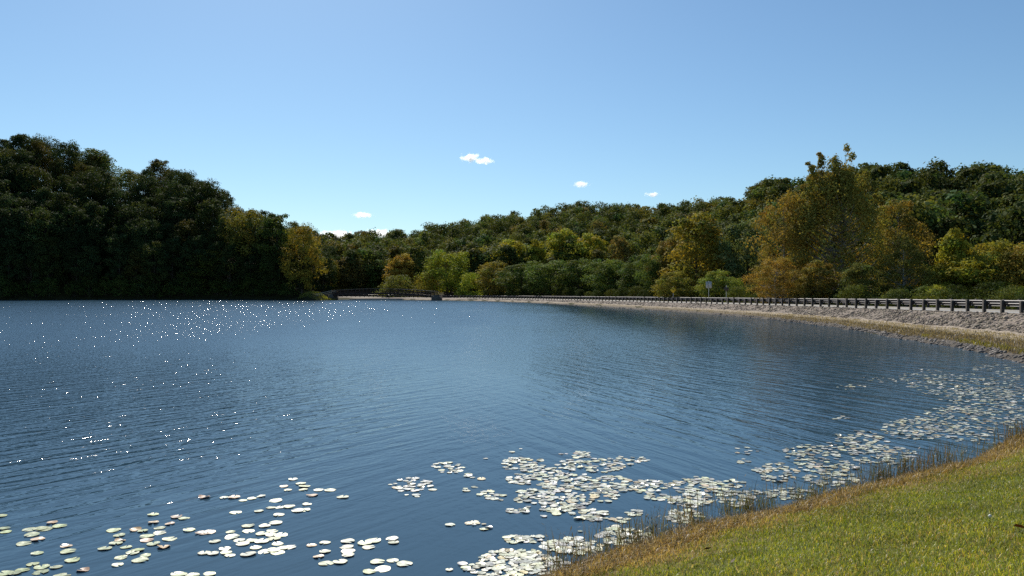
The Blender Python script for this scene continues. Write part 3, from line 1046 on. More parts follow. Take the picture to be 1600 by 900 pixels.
# individually read pads at the lower left (coordinates of a 2.5x enlargement with origin 0,680); third value 1 = brown / crumpled
LEFT = """5 315,20 365,25 378,118 368,160 365,180 367,235 355,205 343 1,127 390,95 424,150 408 1,147 462,268 455,260 433 1,130 505,165 515,222 515,90 527,160 535,285 489,20 540,60 540,245 548,327 527 1,
445 372,468 392,455 423,413 443,495 437,470 412 1,475 478,462 507,530 370 1,560 375,600 342 1,625 362,625 382,575 395,575 410 1,665 405,600 425,640 437 1,540 450,570 470,520 460,550 488,600 310,690 320 1,720 325,665 347 1,740 371,
790 383 1,820 380 1,902 377,970 355,972 375,840 415,908 398,935 410,985 412,1025 415,950 425,880 445,800 460,835 463,885 460,900 470,1035 355,1078 343,1065 375,1025 385,1060 390,1100 390,1070 405,1085 425,1135 438,1110 440,
1035 455,1070 450,1000 440,970 465,1085 458,922 302,1012 297,1090 312,1060 283,1095 282,1130 280,1200 270,1165 295,1190 293,1078 256,875 245,915 243 1,950 255,985 248,1022 239,798 243 1,1145 173,1110 200 1,1125 215,1175 190,
1185 213,1190 200,1245 215,1290 215,1220 235 1,1340 242,1270 420,1218 430 1,1360 415,1355 436,1270 455,1245 475 1,1360 455,1360 470,1275 500,1330 495,1425 422,1460 413,1440 438,1532 405,1538 420,1475 495,1535 490,1495 523,1443 533,1580 503,700 545,755 548,820 543"""
pads = []     # x, y, diameter, tone, curl index, zone
pr = np.random.default_rng(123)
for s in LEFT.replace('\n', '').split(','):
    t = s.split()
    p = px(float(t[0]) * .4, 680 + float(t[1]) * .4)
    b = len(t) > 2
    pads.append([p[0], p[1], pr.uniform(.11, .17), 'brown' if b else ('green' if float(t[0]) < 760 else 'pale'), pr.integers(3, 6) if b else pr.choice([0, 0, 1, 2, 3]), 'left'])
# clusters: zoom scale and origin, then cx cy rx ry count
C1 = [(330, 140, 70, 25, 14), (170, 215, 90, 30, 20), (175, 263, 28, 10, 4), (430, 175, 20, 12, 4), (470, 188, 6, 3, 1), (498, 102, 6, 3, 1), (650, 125, 95, 30, 34), (605, 75, 10, 3, 1), (640, 60, 8, 2, 1), (825, 83, 20, 6, 3),
      (910, 85, 45, 15, 14), (960, 130, 160, 30, 46), (1145, 105, 50, 14, 10), (1060, 98, 25, 6, 3), (740, 165, 90, 30, 25), (650, 190, 70, 25, 20), (850, 205, 130, 40, 52), (720, 265, 110, 35, 52), (880, 280, 70, 30, 24),
      (820, 320, 90, 25, 25), (1030, 215, 100, 40, 42), (1000, 265, 60, 25, 16), (1180, 220, 110, 30, 42), (945, 345, 80, 25, 30), (670, 320, 30, 15, 6), (745, 350, 5, 3, 1), (610, 328, 25, 8, 4), (1230, 265, 60, 15, 10),
      (1400, 220, 110, 40, 60), (1380, 280, 90, 30, 50), (1350, 350, 90, 30, 40), (1130, 335, 30, 12, 5), (1070, 365, 35, 10, 5), (620, 447, 45, 18, 10), (700, 450, 40, 18, 10), (770, 475, 50, 15, 10), (900, 410, 20, 8, 2),
      (1060, 410, 50, 25, 12), (1100, 440, 120, 35, 50), (870, 480, 120, 35, 50), (620, 540, 160, 45, 105), (440, 570, 60, 25, 16), (330, 580, 12, 5, 1), (500, 395, 18, 22, 3), (438, 380, 25, 8, 4), (347, 386, 18, 6, 2),
      (25, 550, 20, 6, 2), (95, 541, 10, 5, 1), (145, 553, 14, 6, 2), (50, 578, 12, 6, 1), (92, 447, 12, 5, 1), (98, 463, 12, 5, 1), (520, 262, 70, 26, 11), (400, 237, 15, 6, 2), (447, 223, 8, 3, 1), (258, 232, 20, 5, 2), (1560, 250, 70, 60, 28),
      (720, 560, 120, 40, 45), (560, 595, 110, 25, 30)]
C2 = [(410, 425, 50, 10, 4), (450, 380, 60, 22, 6), (560, 470, 90, 40, 60), (700, 400, 120, 45, 85), (900, 350, 120, 50, 105), (1150, 290, 150, 45, 125), (1300, 250, 160, 50, 150), (1400, 180, 150, 60, 150), (1300, 110, 200, 50, 150), (1180, 75, 120, 30, 50),
      (870, 120, 60, 10, 12), (1010, 90, 80, 12, 14), (830, 245, 30, 10, 5), (620, 560, 110, 25, 50), (800, 500, 120, 30, 55), (1050, 380, 60, 15, 16), (250, 510, 80, 20, 16), (450, 560, 60, 20, 15), (1500, 110, 80, 60, 80),
      (780, 450, 120, 30, 50), (1000, 400, 150, 40, 60), (1350, 310, 150, 40, 60), (1520, 240, 80, 50, 60), (1480, 40, 120, 18, 40), (1540, 160, 60, 60, 50)]
for (cl, s, ox, oy) in ((C1, .3625, 580, 680), (C2, .378, 1000, 560)):
    for cx, cy, rx, ry, n in cl:
        for k in range(int(n * ((2.6 if cy > 400 else 2.0) if oy == 680 else 1.35)) if n > 3 else n):
            rad = math.sqrt(pr.random()); a = pr.uniform(0, 2 * pi)
            p = px(ox + (cx + rx * rad * cos(a)) * s, oy + (cy + ry * rad * sin(a)) * s)
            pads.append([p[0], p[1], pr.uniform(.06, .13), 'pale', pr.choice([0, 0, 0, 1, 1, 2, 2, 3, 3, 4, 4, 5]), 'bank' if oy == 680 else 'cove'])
# a neighbouring stretch outside the frame on the right
for k in range(160):
    x = pr.uniform(11, 19); y = pr.uniform(17.0, 26)
    if poly_sd(np.array([x]), np.array([y]), LAKE)[0] < -.2:
        pads.append([x, y, pr.uniform(.09, .17), 'pale', pr.choice([0, 1, 2, 3, 4, 5]), 'cove'])
sdp = poly_sd(np.array([p[0] for p in pads]), np.array([p[1] for p in pads]), LAKE)
pads = [p for p, s_ in zip(pads, sdp) if s_ < -.05]
# thin out pads that sit on top of each other
kept = []; cell = {}
for p in pads:
    key = (int(p[0] // .3), int(p[1] // .3))
    bad = False
    for i in (-1, 0, 1):
        for j in (-1, 0, 1):
            for q in cell.get((key[0] + i, key[1] + j), ()):
                if math.hypot(p[0] - q[0], p[1] - q[1]) < (.29 if p[5] == 'bank' else .33) * (p[2] + q[2]):
                    bad = True
    if p[5] == 'left' or not bad:
        kept.append(p); cell.setdefault(key, []).append(p)
pads = kept
TONE = {'green': (.31, .37, .18), 'pale': (.64, .66, .58), 'brown': (.40, .27, .15)}  # pale: the sun's glare on the pads is put into their colour
PLABEL = {('left', 'green'): ('flat green lily pad in the loose scatter farthest from the grassy bank', 'green lily pads of the open scatter'),
          ('left', 'pale'): ('pale flat lily pad in the loose scatter on open water', 'pale lily pads of the open scatter'),
          ('left', 'brown'): ('brown crumpled lily pad in the loose scatter on open water', 'brown lily pads of the open scatter'),
          ('bank', 'pale'): ('pale silvery lily pad in the dense raft off the grassy bank', 'lily pads of the raft by the bank'),
          ('cove', 'pale'): ('pale small lily pad in the long raft between bank and embankment', 'lily pads of the cove raft')}
pads.sort(key=lambda p: math.hypot(p[0], p[1]) / p[2])
rest_v = []; rest_q = []; rest_t = []; rest_c = []; off = 0
for k, p in enumerate(pads):
    x, y, d, tone, ci, zone = p
    z = .003 + pr.uniform(0, .009)
    rot = (pr.normal(0, .035), pr.normal(0, .035), pr.uniform(0, 6.28))
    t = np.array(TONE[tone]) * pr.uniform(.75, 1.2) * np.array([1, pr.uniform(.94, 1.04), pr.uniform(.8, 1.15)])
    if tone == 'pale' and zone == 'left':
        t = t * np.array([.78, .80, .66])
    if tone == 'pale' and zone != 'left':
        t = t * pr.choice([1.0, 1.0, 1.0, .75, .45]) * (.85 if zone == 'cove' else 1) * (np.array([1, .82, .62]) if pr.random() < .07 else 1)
    if k < 300:
        o = bpy.data.objects.new('lily_pad', PAD_ME[ci])
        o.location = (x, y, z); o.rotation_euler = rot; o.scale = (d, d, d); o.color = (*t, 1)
        link(o)
        lb = PLABEL[(zone, tone)]
        tag(o, lb[0], 'lily pad', lb[1])
    else:
        v, q, tt, c = PADS[ci]
        c_, s_ = cos(rot[2]), sin(rot[2])
        vv = np.stack([v[:, 0] * c_ - v[:, 1] * s_, v[:, 0] * s_ + v[:, 1] * c_, v[:, 2] + v[:, 0] * rot[0] + v[:, 1] * rot[1]], -1) * d + np.array([x, y, z])
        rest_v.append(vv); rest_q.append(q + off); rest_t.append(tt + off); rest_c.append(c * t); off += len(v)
if rest_v:
    o = np_obj('lily_pads', np.concatenate(rest_v), [np.concatenate(rest_q), np.concatenate(rest_t)], M['pad'], colors=np.concatenate(rest_c))
    tag(o, 'countless pale small lily pads crowding the cove beside the embankment', 'lily pads', kind='stuff')

# ------------------------------------------------------------------ trees


def tree_meshes(seed, H, W, base=.22, nclump=60, nleaf=50, leaf=.5, rc=.15, style='round', bark='bark', trunk_r=None, gap=0.0, limbs=.45, lean=0.0, leaders=(), lobes=1.0):
    """returns (trunk mesh, crown mesh) of a broadleaf tree standing at its own origin"""
    r = np.random.default_rng(seed)
    trunk_r = trunk_r or H * .016
    z0 = H * base; ch = H - z0
    u = r.beta(1.35, 1.25, nclump)
    if style == 'round':
        env = np.sin(pi * (u * .80 + .13)) ** .7
    elif style == 'oval':
        env = np.sin(pi * (u * .86 + .08)) ** .8
    elif style == 'spire':
        env = (1 - u) ** .75 * .95 + .06
    elif style == 'vase':
        env = np.sin(pi * (u * .62 + .30)) ** .9
    elif style == 'cone':
        env = np.clip((1 - u) ** .8 * .98 + .08, 0, 1) * np.clip(.55 + u * 3, 0, 1)
    elif style == 'bush':
        env = np.sqrt(np.clip(1 - (u * .95) ** 2, 0, 1))
    else:   # spreading
        env = np.sin(pi * (u * .70 + .16)) ** .6
    a = r.uniform(0, 2 * pi, nclump)
    lob = 1 + lobes * .22 * np.sin(a * 2 + r.uniform(0, 6)) * np.sin(u * 5 + r.uniform(0, 6)) + lobes * .16 * np.sin(a * 3 + u * 7 + r.uniform(0, 6))
    rad = (W / 2 - rc * W * .55) * env * lob * np.sqrt(r.uniform(.22, 1, nclump))
    cz = z0 + ch * (.06 + .88 * u) + r.normal(0, .02 * H, nclump)
    C = np.stack([np.cos(a) * rad + lean * cz, np.sin(a) * rad, cz], -1)
    R = rc * W * r.uniform(.6, 1.25, nclump) * (.75 + .35 * env)
    for (lx, ly, za, zb, nl) in leaders:          # thin upright leaders breaking out of the crown
        f = np.linspace(0, 1, nl)
        C = np.concatenate([C, np.stack([lx + r.normal(0, .35, nl), ly + r.normal(0, .35, nl), za + (zb - za) * f], -1)])
        R = np.concatenate([R, (1.5 - .9 * f) * r.uniform(.7, 1.2, nl)])
        a = np.concatenate([a, np.zeros(nl)]); nclump += nl
    n = nclump * nleaf
    cid = np.repeat(np.arange(nclump), nleaf)
    d = r.normal(size=(n, 3)); d[:, 2] += .35
    d /= np.linalg.norm(d, axis=1)[:, None]
    rr_ = R[cid] * (r.uniform(.25, 1.0, n) ** .5) * (1 + .25 * np.sin(d[:, 0] * 7 + cid) * np.sin(d[:, 1] * 6 + cid * 2))
    pos = C[cid] + d * rr_[:, None] * np.array([1.08, 1.08, .74])
    if gap > 0:
        keep = vnoise(pos[:, 0] / (W * .11) + seed, pos[:, 2] / (W * .11) + pos[:, 1] / (W * .2), seed) > -1 + gap * 1.6
        pos = pos[keep]; d = d[keep]; cid = cid[keep]; n = len(pos)
    pos[:, 2] = np.maximum(pos[:, 2], .15)
    nn = d * 1.0 + r.normal(size=(n, 3)) * .42; nn[:, 2] += .25
    nn /= np.linalg.norm(nn, axis=1)[:, None]
    rv = r.normal(size=(n, 3))
    t = np.cross(nn, rv); t /= np.linalg.norm(t, axis=1)[:, None] + 1e-9
    b = np.cross(nn, t)
    s = leaf * r.uniform(.55, 1.3, n)[:, None]
    V = np.stack([pos - t * s * .5, pos + b * s * .33, pos + t * s * .5 + nn * s * .08, pos - b * s * .33], 1).reshape(-1, 3)
    Fq = np.arange(n * 4).reshape(-1, 4)
    br = r.uniform(.86, 1.14, n) * r.uniform(.75, 1.25, nclump)[cid]
    hue = r.normal(0, .05, n) + r.normal(0, .11, nclump)[cid]
    colr = np.stack([br * (1 + hue), br, br * (1 - .6 * hue)], -1)
    crown = np_mesh('crown', V, [Fq], M['leaf'], colors=np.repeat(colr, 4, 0))
    # trunk and limbs
    mb = MB()
    k = 6
    hh = np.linspace(0, H * (.86 if style != 'bush' else .6), k)
    wob = np.cumsum(r.normal(0, H * .007, (k, 2)), 0); wob[0] = 0
    tp = [(wob[i, 0] + lean * hh[i], wob[i, 1], hh[i] - (.5 if i == 0 else 0)) for i in range(k)]
    tr = [trunk_r * (1.25 if i == 0 else 1) * (1 - .85 * i / (k - 1)) for i in range(k)]
    mb.tube(tp, tr, 7)
    for i in r.permutation(nclump)[:int(nclump * limbs)]:
        e = C[i]
        f = float(np.clip((e[2] - r.uniform(.25, .55) * np.hypot(e[0], e[1]) - H * .05) / hh[-1], .12, .92))
        s0 = np.array([np.interp(f, hh / hh[-1], [p[j] for p in tp]) for j in range(3)])
        mid = s0 * .5 + e * .5 + np.array([0, 0, -.04 * H * r.random()])
        rb = trunk_r * (1 - .8 * f) * r.uniform(.28, .5)
        mb.tube([s0, mid, e], [rb, rb * .6, rb * .15], 5)
    trunk = mb.mesh('trunk', M[bark], smooth=True)
    return trunk, crown


def place_tree(name, src, loc, rz, scale, color, label, group=None, sxy=None):
    root = empty(name, tuple(float(v) for v in loc), rz)
    sxy = sxy or scale
    root.scale = (sxy, sxy, scale)
    t = bpy.data.objects.new('trunk', src[0]); link(t, root)
    c = bpy.data.objects.new('crown', src[1]); c.color = (*color, 1); link(c, root)
    tag(root, label, 'tree', group)
    return root


DKGREEN = (.076, .108, .026); MIDGREEN = (.135, .165, .034); OLIVE = (.19, .18, .036); YELLOWGREEN = (.29, .29, .04)
BRIGHT = (.24, .28, .038); GOLD = (.40, .26, .03); RUST = (.24, .115, .035); GREYGREEN = (.115, .145, .055); ORANGE = (.40, .20, .03)
tr_ = np.random.default_rng(2024)

# kinds standing on the hillside and in the left grove (shared meshes, unit height 18 m)
far_src = [tree_meshes(100 + i, 18, w_, .12, 36, 100, .86, .20, st) for i, (w_, st) in enumerate(((13, 'round'), (12, 'oval'), (14, 'spread'), (11.5, 'round'), (13, 'oval')))]
grove_src = [tree_meshes(200 + i, 22, w_, b_, 105, 110, .48, .130, st, gap=.10) for i, (w_, b_, st) in enumerate(((14, .05, 'round'), (13, .06, 'oval'), (15, .04, 'spread'), (12, .07, 'oval'), (14, .04, 'round')))]
edge_src = [tree_meshes(300 + i, 12, w_, .02, 90, 56, .42, .15, 'bush', gap=.08) for i, w_ in enumerate((11, 13))]
mid_src = {st: tree_meshes(400 + i, 16, w_, b_, 100, 110, .46, .130, st, gap=.10) for i, (st, w_, b_) in enumerate((('round', 12, .10), ('oval', 10.5, .08), ('spread', 13, .12), ('vase', 11.5, .10), ('spire', 10.5, .06)))}
bush_src = [tree_meshes(500 + i, 6, w_, .0, 80, 60, .26, .15, 'bush', gap=.05) for i, w_ in enumerate((7, 8))]

# --- hillside forest
hx, hy, _ = grid(-140, 330, 120, 520, 9.6)
hx = hx + tr_.uniform(-3.6, 3.6, len(hx)); hy = hy + tr_.uniform(-3.6, 3.6, len(hy))
xp = 800 + F * hx / hy
d0 = np.interp(xp, HILL[:, 0], HILL[:, 1]); d1 = np.interp(xp, HILL[:, 0], HILL[:, 2])
sdh = poly_sd(hx, hy, LAKE)
ok = (xp > 455) & (xp < 1760) & (hy > d0 - 2) & (hy < d1 + 14) & (sdh > 22)
hx, hy, xp = hx[ok], hy[ok], xp[ok]
hz = ground(hx, hy) - .2
order = np.argsort(np.hypot(hx, hy))
hx, hy, hz, xp = hx[order], hy[order], hz[order], xp[order]
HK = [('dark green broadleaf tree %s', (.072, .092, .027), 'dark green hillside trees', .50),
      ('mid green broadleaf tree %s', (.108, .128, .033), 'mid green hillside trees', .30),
      ('olive tinted broadleaf tree %s', (.135, .135, .036), 'olive hillside trees', .12),
      ('brownish olive broadleaf tree %s', (.16, .135, .042), 'brownish hillside trees', .08)]
def hill_zone(x, y, crest):
    z = ('above the footbridge' if x < 700 else 'above the dark roadside row' if x < 1050 else 'behind the grey green hazy tree' if x < 1240
         else 'behind the sycamores' if x < 1440 else 'behind the pointed yellow green tree')
    return ('on the hill crest ' if crest else 'on the hill slope ') + z


fv = []; ff = []; fc = []; fo = 0
nh = 0
for i in range(len(hx)):
    kk = int(tr_.choice(4, p=[h[3] for h in HK])) if xp[i] < 1330 else int(tr_.random() < .15)  # right-hand trees mostly dark: the slope's backlit shade put into leaf colour
    s = tr_.uniform(.72, 1.12); src = far_src[int(tr_.integers(len(far_src)))]; rz = tr_.uniform(0, 6.28)
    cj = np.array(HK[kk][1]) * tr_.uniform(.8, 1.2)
    if i < 300:
        zn = hill_zone(xp[i], hy[i], hy[i] > np.interp(xp[i], HILL[:, 0], HILL[:, 2]) - 22)
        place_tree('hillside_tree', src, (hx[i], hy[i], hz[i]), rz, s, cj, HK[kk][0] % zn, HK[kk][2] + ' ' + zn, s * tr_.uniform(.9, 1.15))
        nh += 1
    else:
        me = src[1]
        n = len(me.vertices)
        v = np.empty(n * 3, np.float32); me.vertices.foreach_get('co', v); v = v.reshape(-1, 3)
        cc = np.empty(n * 4, np.float32); me.attributes['col'].data.foreach_get('color', cc); cc = cc.reshape(-1, 4)[:, :3]
        keep = tr_.random(n // 4) < .6
        kv = np.repeat(keep, 4)
        v = v[kv] * 1.0; cc = cc[kv]
        c_, s_ = cos(rz), sin(rz)
        v = np.stack([v[:, 0] * c_ - v[:, 1] * s_, v[:, 0] * s_ + v[:, 1] * c_, v[:, 2]], -1) * s + np.array([hx[i], hy[i], hz[i]])
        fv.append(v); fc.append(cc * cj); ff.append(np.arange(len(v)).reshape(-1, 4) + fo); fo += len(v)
print('hill trees', len(hx), 'individual', nh, 'pads', len(pads))
if fv:
    o = np_obj('hillside_forest', np.concatenate(fv), [np.concatenate(ff)], M['leaf'], colors=np.concatenate(fc))
    tag(o, 'dense far forest canopy along the upper ridge of the hill', 'forest', kind='stuff')

# --- left grove
gxs = []; 
for d_, sp in ((3.5, 6.2), (10, 7.2), (18, 8), (27, 8.5), (37, 9), (48, 9.5), (60, 10), (73, 10)):
    sh = np.array([(-59, 250.5), (-66, 254.5), (-72, 258), (-90, 266), (-107, 268.5), (-135, 262.5), (-160, 250.5), (-195, 237)])
    L = arclen(sh)
    s = np.arange(1.5 + tr_.uniform(0, 3), L[-1], sp)
    x = np.interp(s, L, sh[:, 0]); y = np.interp(s, L, sh[:, 1])
    tx = np.interp(s + 1, L, sh[:, 0]) - x + 1e-6; ty = np.interp(s + 1, L, sh[:, 1]) - y + 1e-6
    ln = np.hypot(tx, ty)
    nx_, ny_ = ty / ln, -tx / ln
    x = x + nx_ * d_ + tr_.uniform(-1.8, 1.8, len(x)); y = y + ny_ * d_ + tr_.uniform(-1.8, 1.8, len(y))
    gxs += [(a, b, d_) for a, b in zip(x, y)]
GROW = lambda d: 'at the waterline of' if d < 5 else ('on the lower slope of' if d < 30 else 'on the crest of')
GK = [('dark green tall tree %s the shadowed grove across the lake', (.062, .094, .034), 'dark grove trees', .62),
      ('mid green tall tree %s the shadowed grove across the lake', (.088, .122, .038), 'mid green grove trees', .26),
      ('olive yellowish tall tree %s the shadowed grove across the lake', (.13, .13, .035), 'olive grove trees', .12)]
for (x, y, d_) in gxs:
    if x > -65 or x < -205 or y < 236:
        continue
    if x > -67 and d_ > 18:
        continue
    sdv = float(poly_sd(np.array([x]), np.array([y]), LAKE)[0])
    if sdv < 1.2:
        continue
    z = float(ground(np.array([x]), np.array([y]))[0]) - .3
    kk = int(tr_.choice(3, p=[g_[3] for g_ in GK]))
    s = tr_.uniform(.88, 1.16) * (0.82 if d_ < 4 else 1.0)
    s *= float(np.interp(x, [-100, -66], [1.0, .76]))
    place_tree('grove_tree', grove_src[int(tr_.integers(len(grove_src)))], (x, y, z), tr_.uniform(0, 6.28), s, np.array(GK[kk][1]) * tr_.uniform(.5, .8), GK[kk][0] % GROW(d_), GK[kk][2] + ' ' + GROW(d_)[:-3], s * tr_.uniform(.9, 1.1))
# low leafy shrubs hanging over the waterline of the grove
L = arclen(sh)
for s in np.arange(0, L[-1], 5.0):
    x = float(np.interp(s, L, sh[:, 0])) + tr_.uniform(-1, 1); y = float(np.interp(s, L, sh[:, 1])) + tr_.uniform(1.0, 2.6)
    if x > -68:
        continue
    o = place_tree('waterside_shrub', edge_src[int(tr_.integers(2))], (x, y, max(.0, float(ground(np.array([x]), np.array([y]))[0]) - .2)), tr_.uniform(0, 6.28), tr_.uniform(.4, .72), np.array(DKGREEN) * tr_.uniform(.7, 1.1),
                   'dark low shrub overhanging the waterline below the grove', 'waterside shrubs', tr_.uniform(.5, .65))
    o['category'] = 'shrub'


# --- trees told apart one by one: photograph column, top row, width in px, distance, kind, colour, label
def at_px(x, ytop, wpx, D, src, color, label, name='tree', src_h=16.0, src_w=12.0, rz=None, base=None, cat='tree'):
    X = (x - 800) / F * D
    z = float(ground(np.array([X]), np.array([D]))[0]) - .2 if base is None else base
    top = CAMZ + (HY - ytop) / F * D
    sz = (top - z) / (src_h * 1.05)
    sx = wpx / F * D / src_w
    k = 1.0 if name in ('grove_tree', 'sycamore_tree') else 1.22
    o = place_tree(name, src, (X, D, z), tr_.uniform(0, 6.28) if rz is None else rz, sz, np.array(color) * k, label, None, sx)
    o['category'] = cat
    return o


ms = mid_src
at_px(472, 340, 72, 258, grove_src[0], (.24, .195, .032), 'golden yellow tree at the tip of the left grove', 'grove_tree', 22, 14)
at_px(432, 322, 80, 268, grove_src[1], np.array(DKGREEN) * 1.0, 'rounded dark green tree beside the golden tree at the grove tip', 'grove_tree', 22, 13)
at_px(388, 320, 90, 275, grove_src[2], np.array(OLIVE) * .9, 'olive spreading tree in the grove left of the rounded dark tree', 'grove_tree', 22, 15)
at_px(150, 227, 80, 318, grove_src[3], np.array(DKGREEN) * 1.1, 'tallest rounded tree poking above the crest of the left grove', 'grove_tree', 22, 12)
at_px(205, 260, 80, 312, grove_src[0], np.array(MIDGREEN), 'broad green tree on the grove crest beside the tallest rounded tree', 'grove_tree', 22, 14)
at_px(172, 288, 84, 300, grove_src[2], np.array(DKGREEN) * .8, 'dark wide tree below the tallest rounded tree of the grove', 'grove_tree', 22, 15)
at_px(333, 385, 80, 273, grove_src[4], np.array(MIDGREEN) * .6, 'low green tree at the waterside middle of the grove', 'grove_tree', 22, 14)
at_px(512, 398, 46, 292, ms['round'], (.24, .19, .03), 'small yellowish tree between the grove tip and the footbridge', 'lowland_tree')
at_px(545, 398, 66, 300, ms['round'], (.12, .10, .03), 'olive brown rounded tree behind the left half of the footbridge', 'lowland_tree')
at_px(588, 402, 52, 305, ms['oval'], np.array(DKGREEN), 'dark green narrow tree behind the middle of the footbridge', 'lowland_tree')
at_px(628, 392, 52, 296, ms['oval'], (.34, .24, .045), 'orange yellow oval tree rising behind the footbridge', 'lowland_tree', src_w=10.5)
at_px(620, 428, 70, 276, bush_src[0], (.13, .14, .03), 'green broad bush behind the footbridge below the orange tree', 'lowland_bush', 6, 7, cat='bush')
at_px(668, 425, 50, 272, bush_src[1], (.18, .16, .03), 'yellowish bush by the right end of the footbridge', 'lowland_bush', 6, 8, cat='bush')
at_px(698, 386, 82, 274, ms['spread'], np.array(BRIGHT) * .75, 'bright yellow green spreading tree where the dam road meets the footbridge', 'lowland_tree', src_w=13)
at_px(735, 424, 52, 262, bush_src[0], np.array(BRIGHT), 'bright green willow bush beside the dam road near the footbridge', 'lowland_bush', 6, 7, cat='bush')
at_px(772, 404, 68, 258, ms['round'], (.18, .16, .035), 'feathery olive yellow tree beside the bright green willow bush', 'lowland_tree')
at_px(752, 380, 66, 305, ms['round'], np.array(OLIVE), 'olive rounded tree behind the feathery olive yellow tree', 'lowland_tree')
at_px(800, 368, 74, 300, ms['oval'], np.array(YELLOWGREEN) * .9, 'yellow green tall tree at the foot of the hill', 'lowland_tree', src_w=10.5)
at_px(838, 366, 60, 292, ms['spire'], np.array(YELLOWGREEN) * .75, 'yellow green pointed tree at the foot of the hill', 'lowland_tree', src_w=10.5)
at_px(878, 350, 84, 288, ms['vase'], np.array(YELLOWGREEN) * .85, 'large olive yellow tree below the hilltop', 'lowland_tree', src_w=11.5)
at_px(925, 358, 70, 282, ms['oval'], np.array(YELLOWGREEN) * .8, 'olive yellow tree right beside the large one below the hilltop', 'lowland_tree', src_w=10.5)
at_px(968, 362, 42, 280, ms['oval'], (.19, .155, .045), 'slim brownish tree on the lower hill slope', 'lowland_tree', src_w=10.5)
for i, (x, yt, wd, D) in enumerate(((815, 408, 80, 246), (860, 402, 84, 236), (905, 400, 84, 226), (950, 400, 80, 214), (992, 405, 70, 202), (1022, 392, 60, 192))):
    at_px(x, yt, wd, D, (ms['round'], ms['spread'])[i % 2], np.array(DKGREEN) * (.95, 1.15)[i % 2], 'dark green roadside tree in the dense row behind the dam guard rail', 'roadside_tree', src_w=12.5)['group'] = 'dark roadside trees'
at_px(1048, 365, 62, 190, ms['oval'], (.17, .135, .035), 'brownish olive tree left of the big yellow olive tree', 'lowland_tree', src_w=10.5)
at_px(1088, 322, 116, 178, ms['vase'], (.20, .17, .03), 'big yellow olive tree with dark trunk behind the yellow diamond sign', 'lowland_tree', src_w=11.5)
at_px(1052, 420, 66, 152, ms['round'], (.16, .155, .03), 'low yellow green tree directly behind the yellow diamond sign', 'roadside_tree')
at_px(1168, 335, 104, 172, ms['round'], np.array(GREYGREEN), 'grey green hazy rounded tree left of the giant sycamore', 'lowland_tree')
at_px(1120, 418, 64, 146, ms['round'], np.array(MIDGREEN) * 1.2, 'leafy green small tree behind the grey sign boards', 'roadside_tree')
at_px(1150, 432, 40, 142, bush_src[1], np.array(MIDGREEN) * 1.2, 'green bush between the grey signs and the giant sycamore', 'lowland_bush', 6, 8, cat='bush')
syc = tree_meshes(601, 25, 24, .04, 300, 100, .38, .088, 'cone', 'pale_bark', .55, gap=.30, limbs=.6, lobes=1.6,
                  leaders=((1.2, 0, 17, 26.2, 24), (3.0, 1, 16, 25.0, 22), (-3.2, 1, 14, 25.0, 24), (-1.0, -1, 16, 24.2, 20), (5.0, 1, 13, 23.2, 18), (-5.2, 0, 12, 23.4, 20), (6.0, -1, 11, 20.2, 10), (-6.2, 1, 10, 19.6, 10), (7.6, 0, 9, 18, 10)))
at_px(1312, 208, 212, 122, syc, (.26, .225, .05), 'giant brown and gold sycamore with pale limbs towering over the dam road', 'sycamore_tree', 27, 24, rz=.1)
syc2 = tree_meshes(602, 16, 13, .03, 170, 80, .34, .10, 'round', 'pale_bark', .3, gap=.16, limbs=.5)
at_px(1226, 286, 112, 125, syc2, (.27, .195, .045), 'orange leaved sycamore standing left of the giant sycamore', 'sycamore_tree', 16, 13)
at_px(1212, 396, 96, 112, syc2, (.30, .205, .045), 'low orange sycamore sprouting behind the guard rail beside the giant sycamore', 'sycamore_tree', 16, 13, rz=2.0)
syc3 = tree_meshes(603, 16, 13, .05, 140, 80, .34, .095, 'vase', 'pale_bark', .3, gap=.26, limbs=.6)
at_px(1404, 296, 110, 126, syc3, (.22, .175, .042), 'gold brown sycamore with gaps right of the giant sycamore', 'sycamore_tree', 16, 13)
at_px(1412, 368, 92, 108, syc3, (.19, .165, .035), 'slender yellow olive tree in front of the gold brown sycamore', 'sycamore_tree', 16, 13, rz=1.0)
at_px(1490, 346, 92, 112, ms['spire'], np.array(YELLOWGREEN) * .72, 'yellow green pointed tree right of the sycamores', 'roadside_tree', src_w=10.5)
at_px(1500, 400, 120, 108, ms['round'], np.array(YELLOWGREEN) * .6, 'broad olive green tree at the foot of the pointed yellow green tree', 'roadside_tree')
at_px(1555, 368, 105, 110, ms['round'], (.20, .19, .035), 'olive rounded tree beside the pointed yellow green tree', 'roadside_tree')
at_px(1612, 372, 96, 106, ms['spread'], (.20, .165, .035), 'olive brown spreading tree at the far right of the dam road', 'roadside_tree', src_w=13)
at_px(1700, 370, 130, 104, ms['round'], np.array(OLIVE), 'olive large tree past the olive brown spreading tree', 'roadside_tree')
at_px(1468, 443, 42, 84, bush_src[0], np.array(YELLOWGREEN) * 1.1, 'small yellow green bush just behind the guard rail', 'lowland_bush', 6, 7, cat='bush')
at_px(1345, 405, 70, 106, ms['vase'], (.11, .115, .03), 'olive low tree under the giant sycamore', 'roadside_tree')
at_px(1278, 402, 74, 110, ms['oval'], (.16, .13, .03), 'brownish low tree at the foot of the giant sycamore', 'roadside_tree')

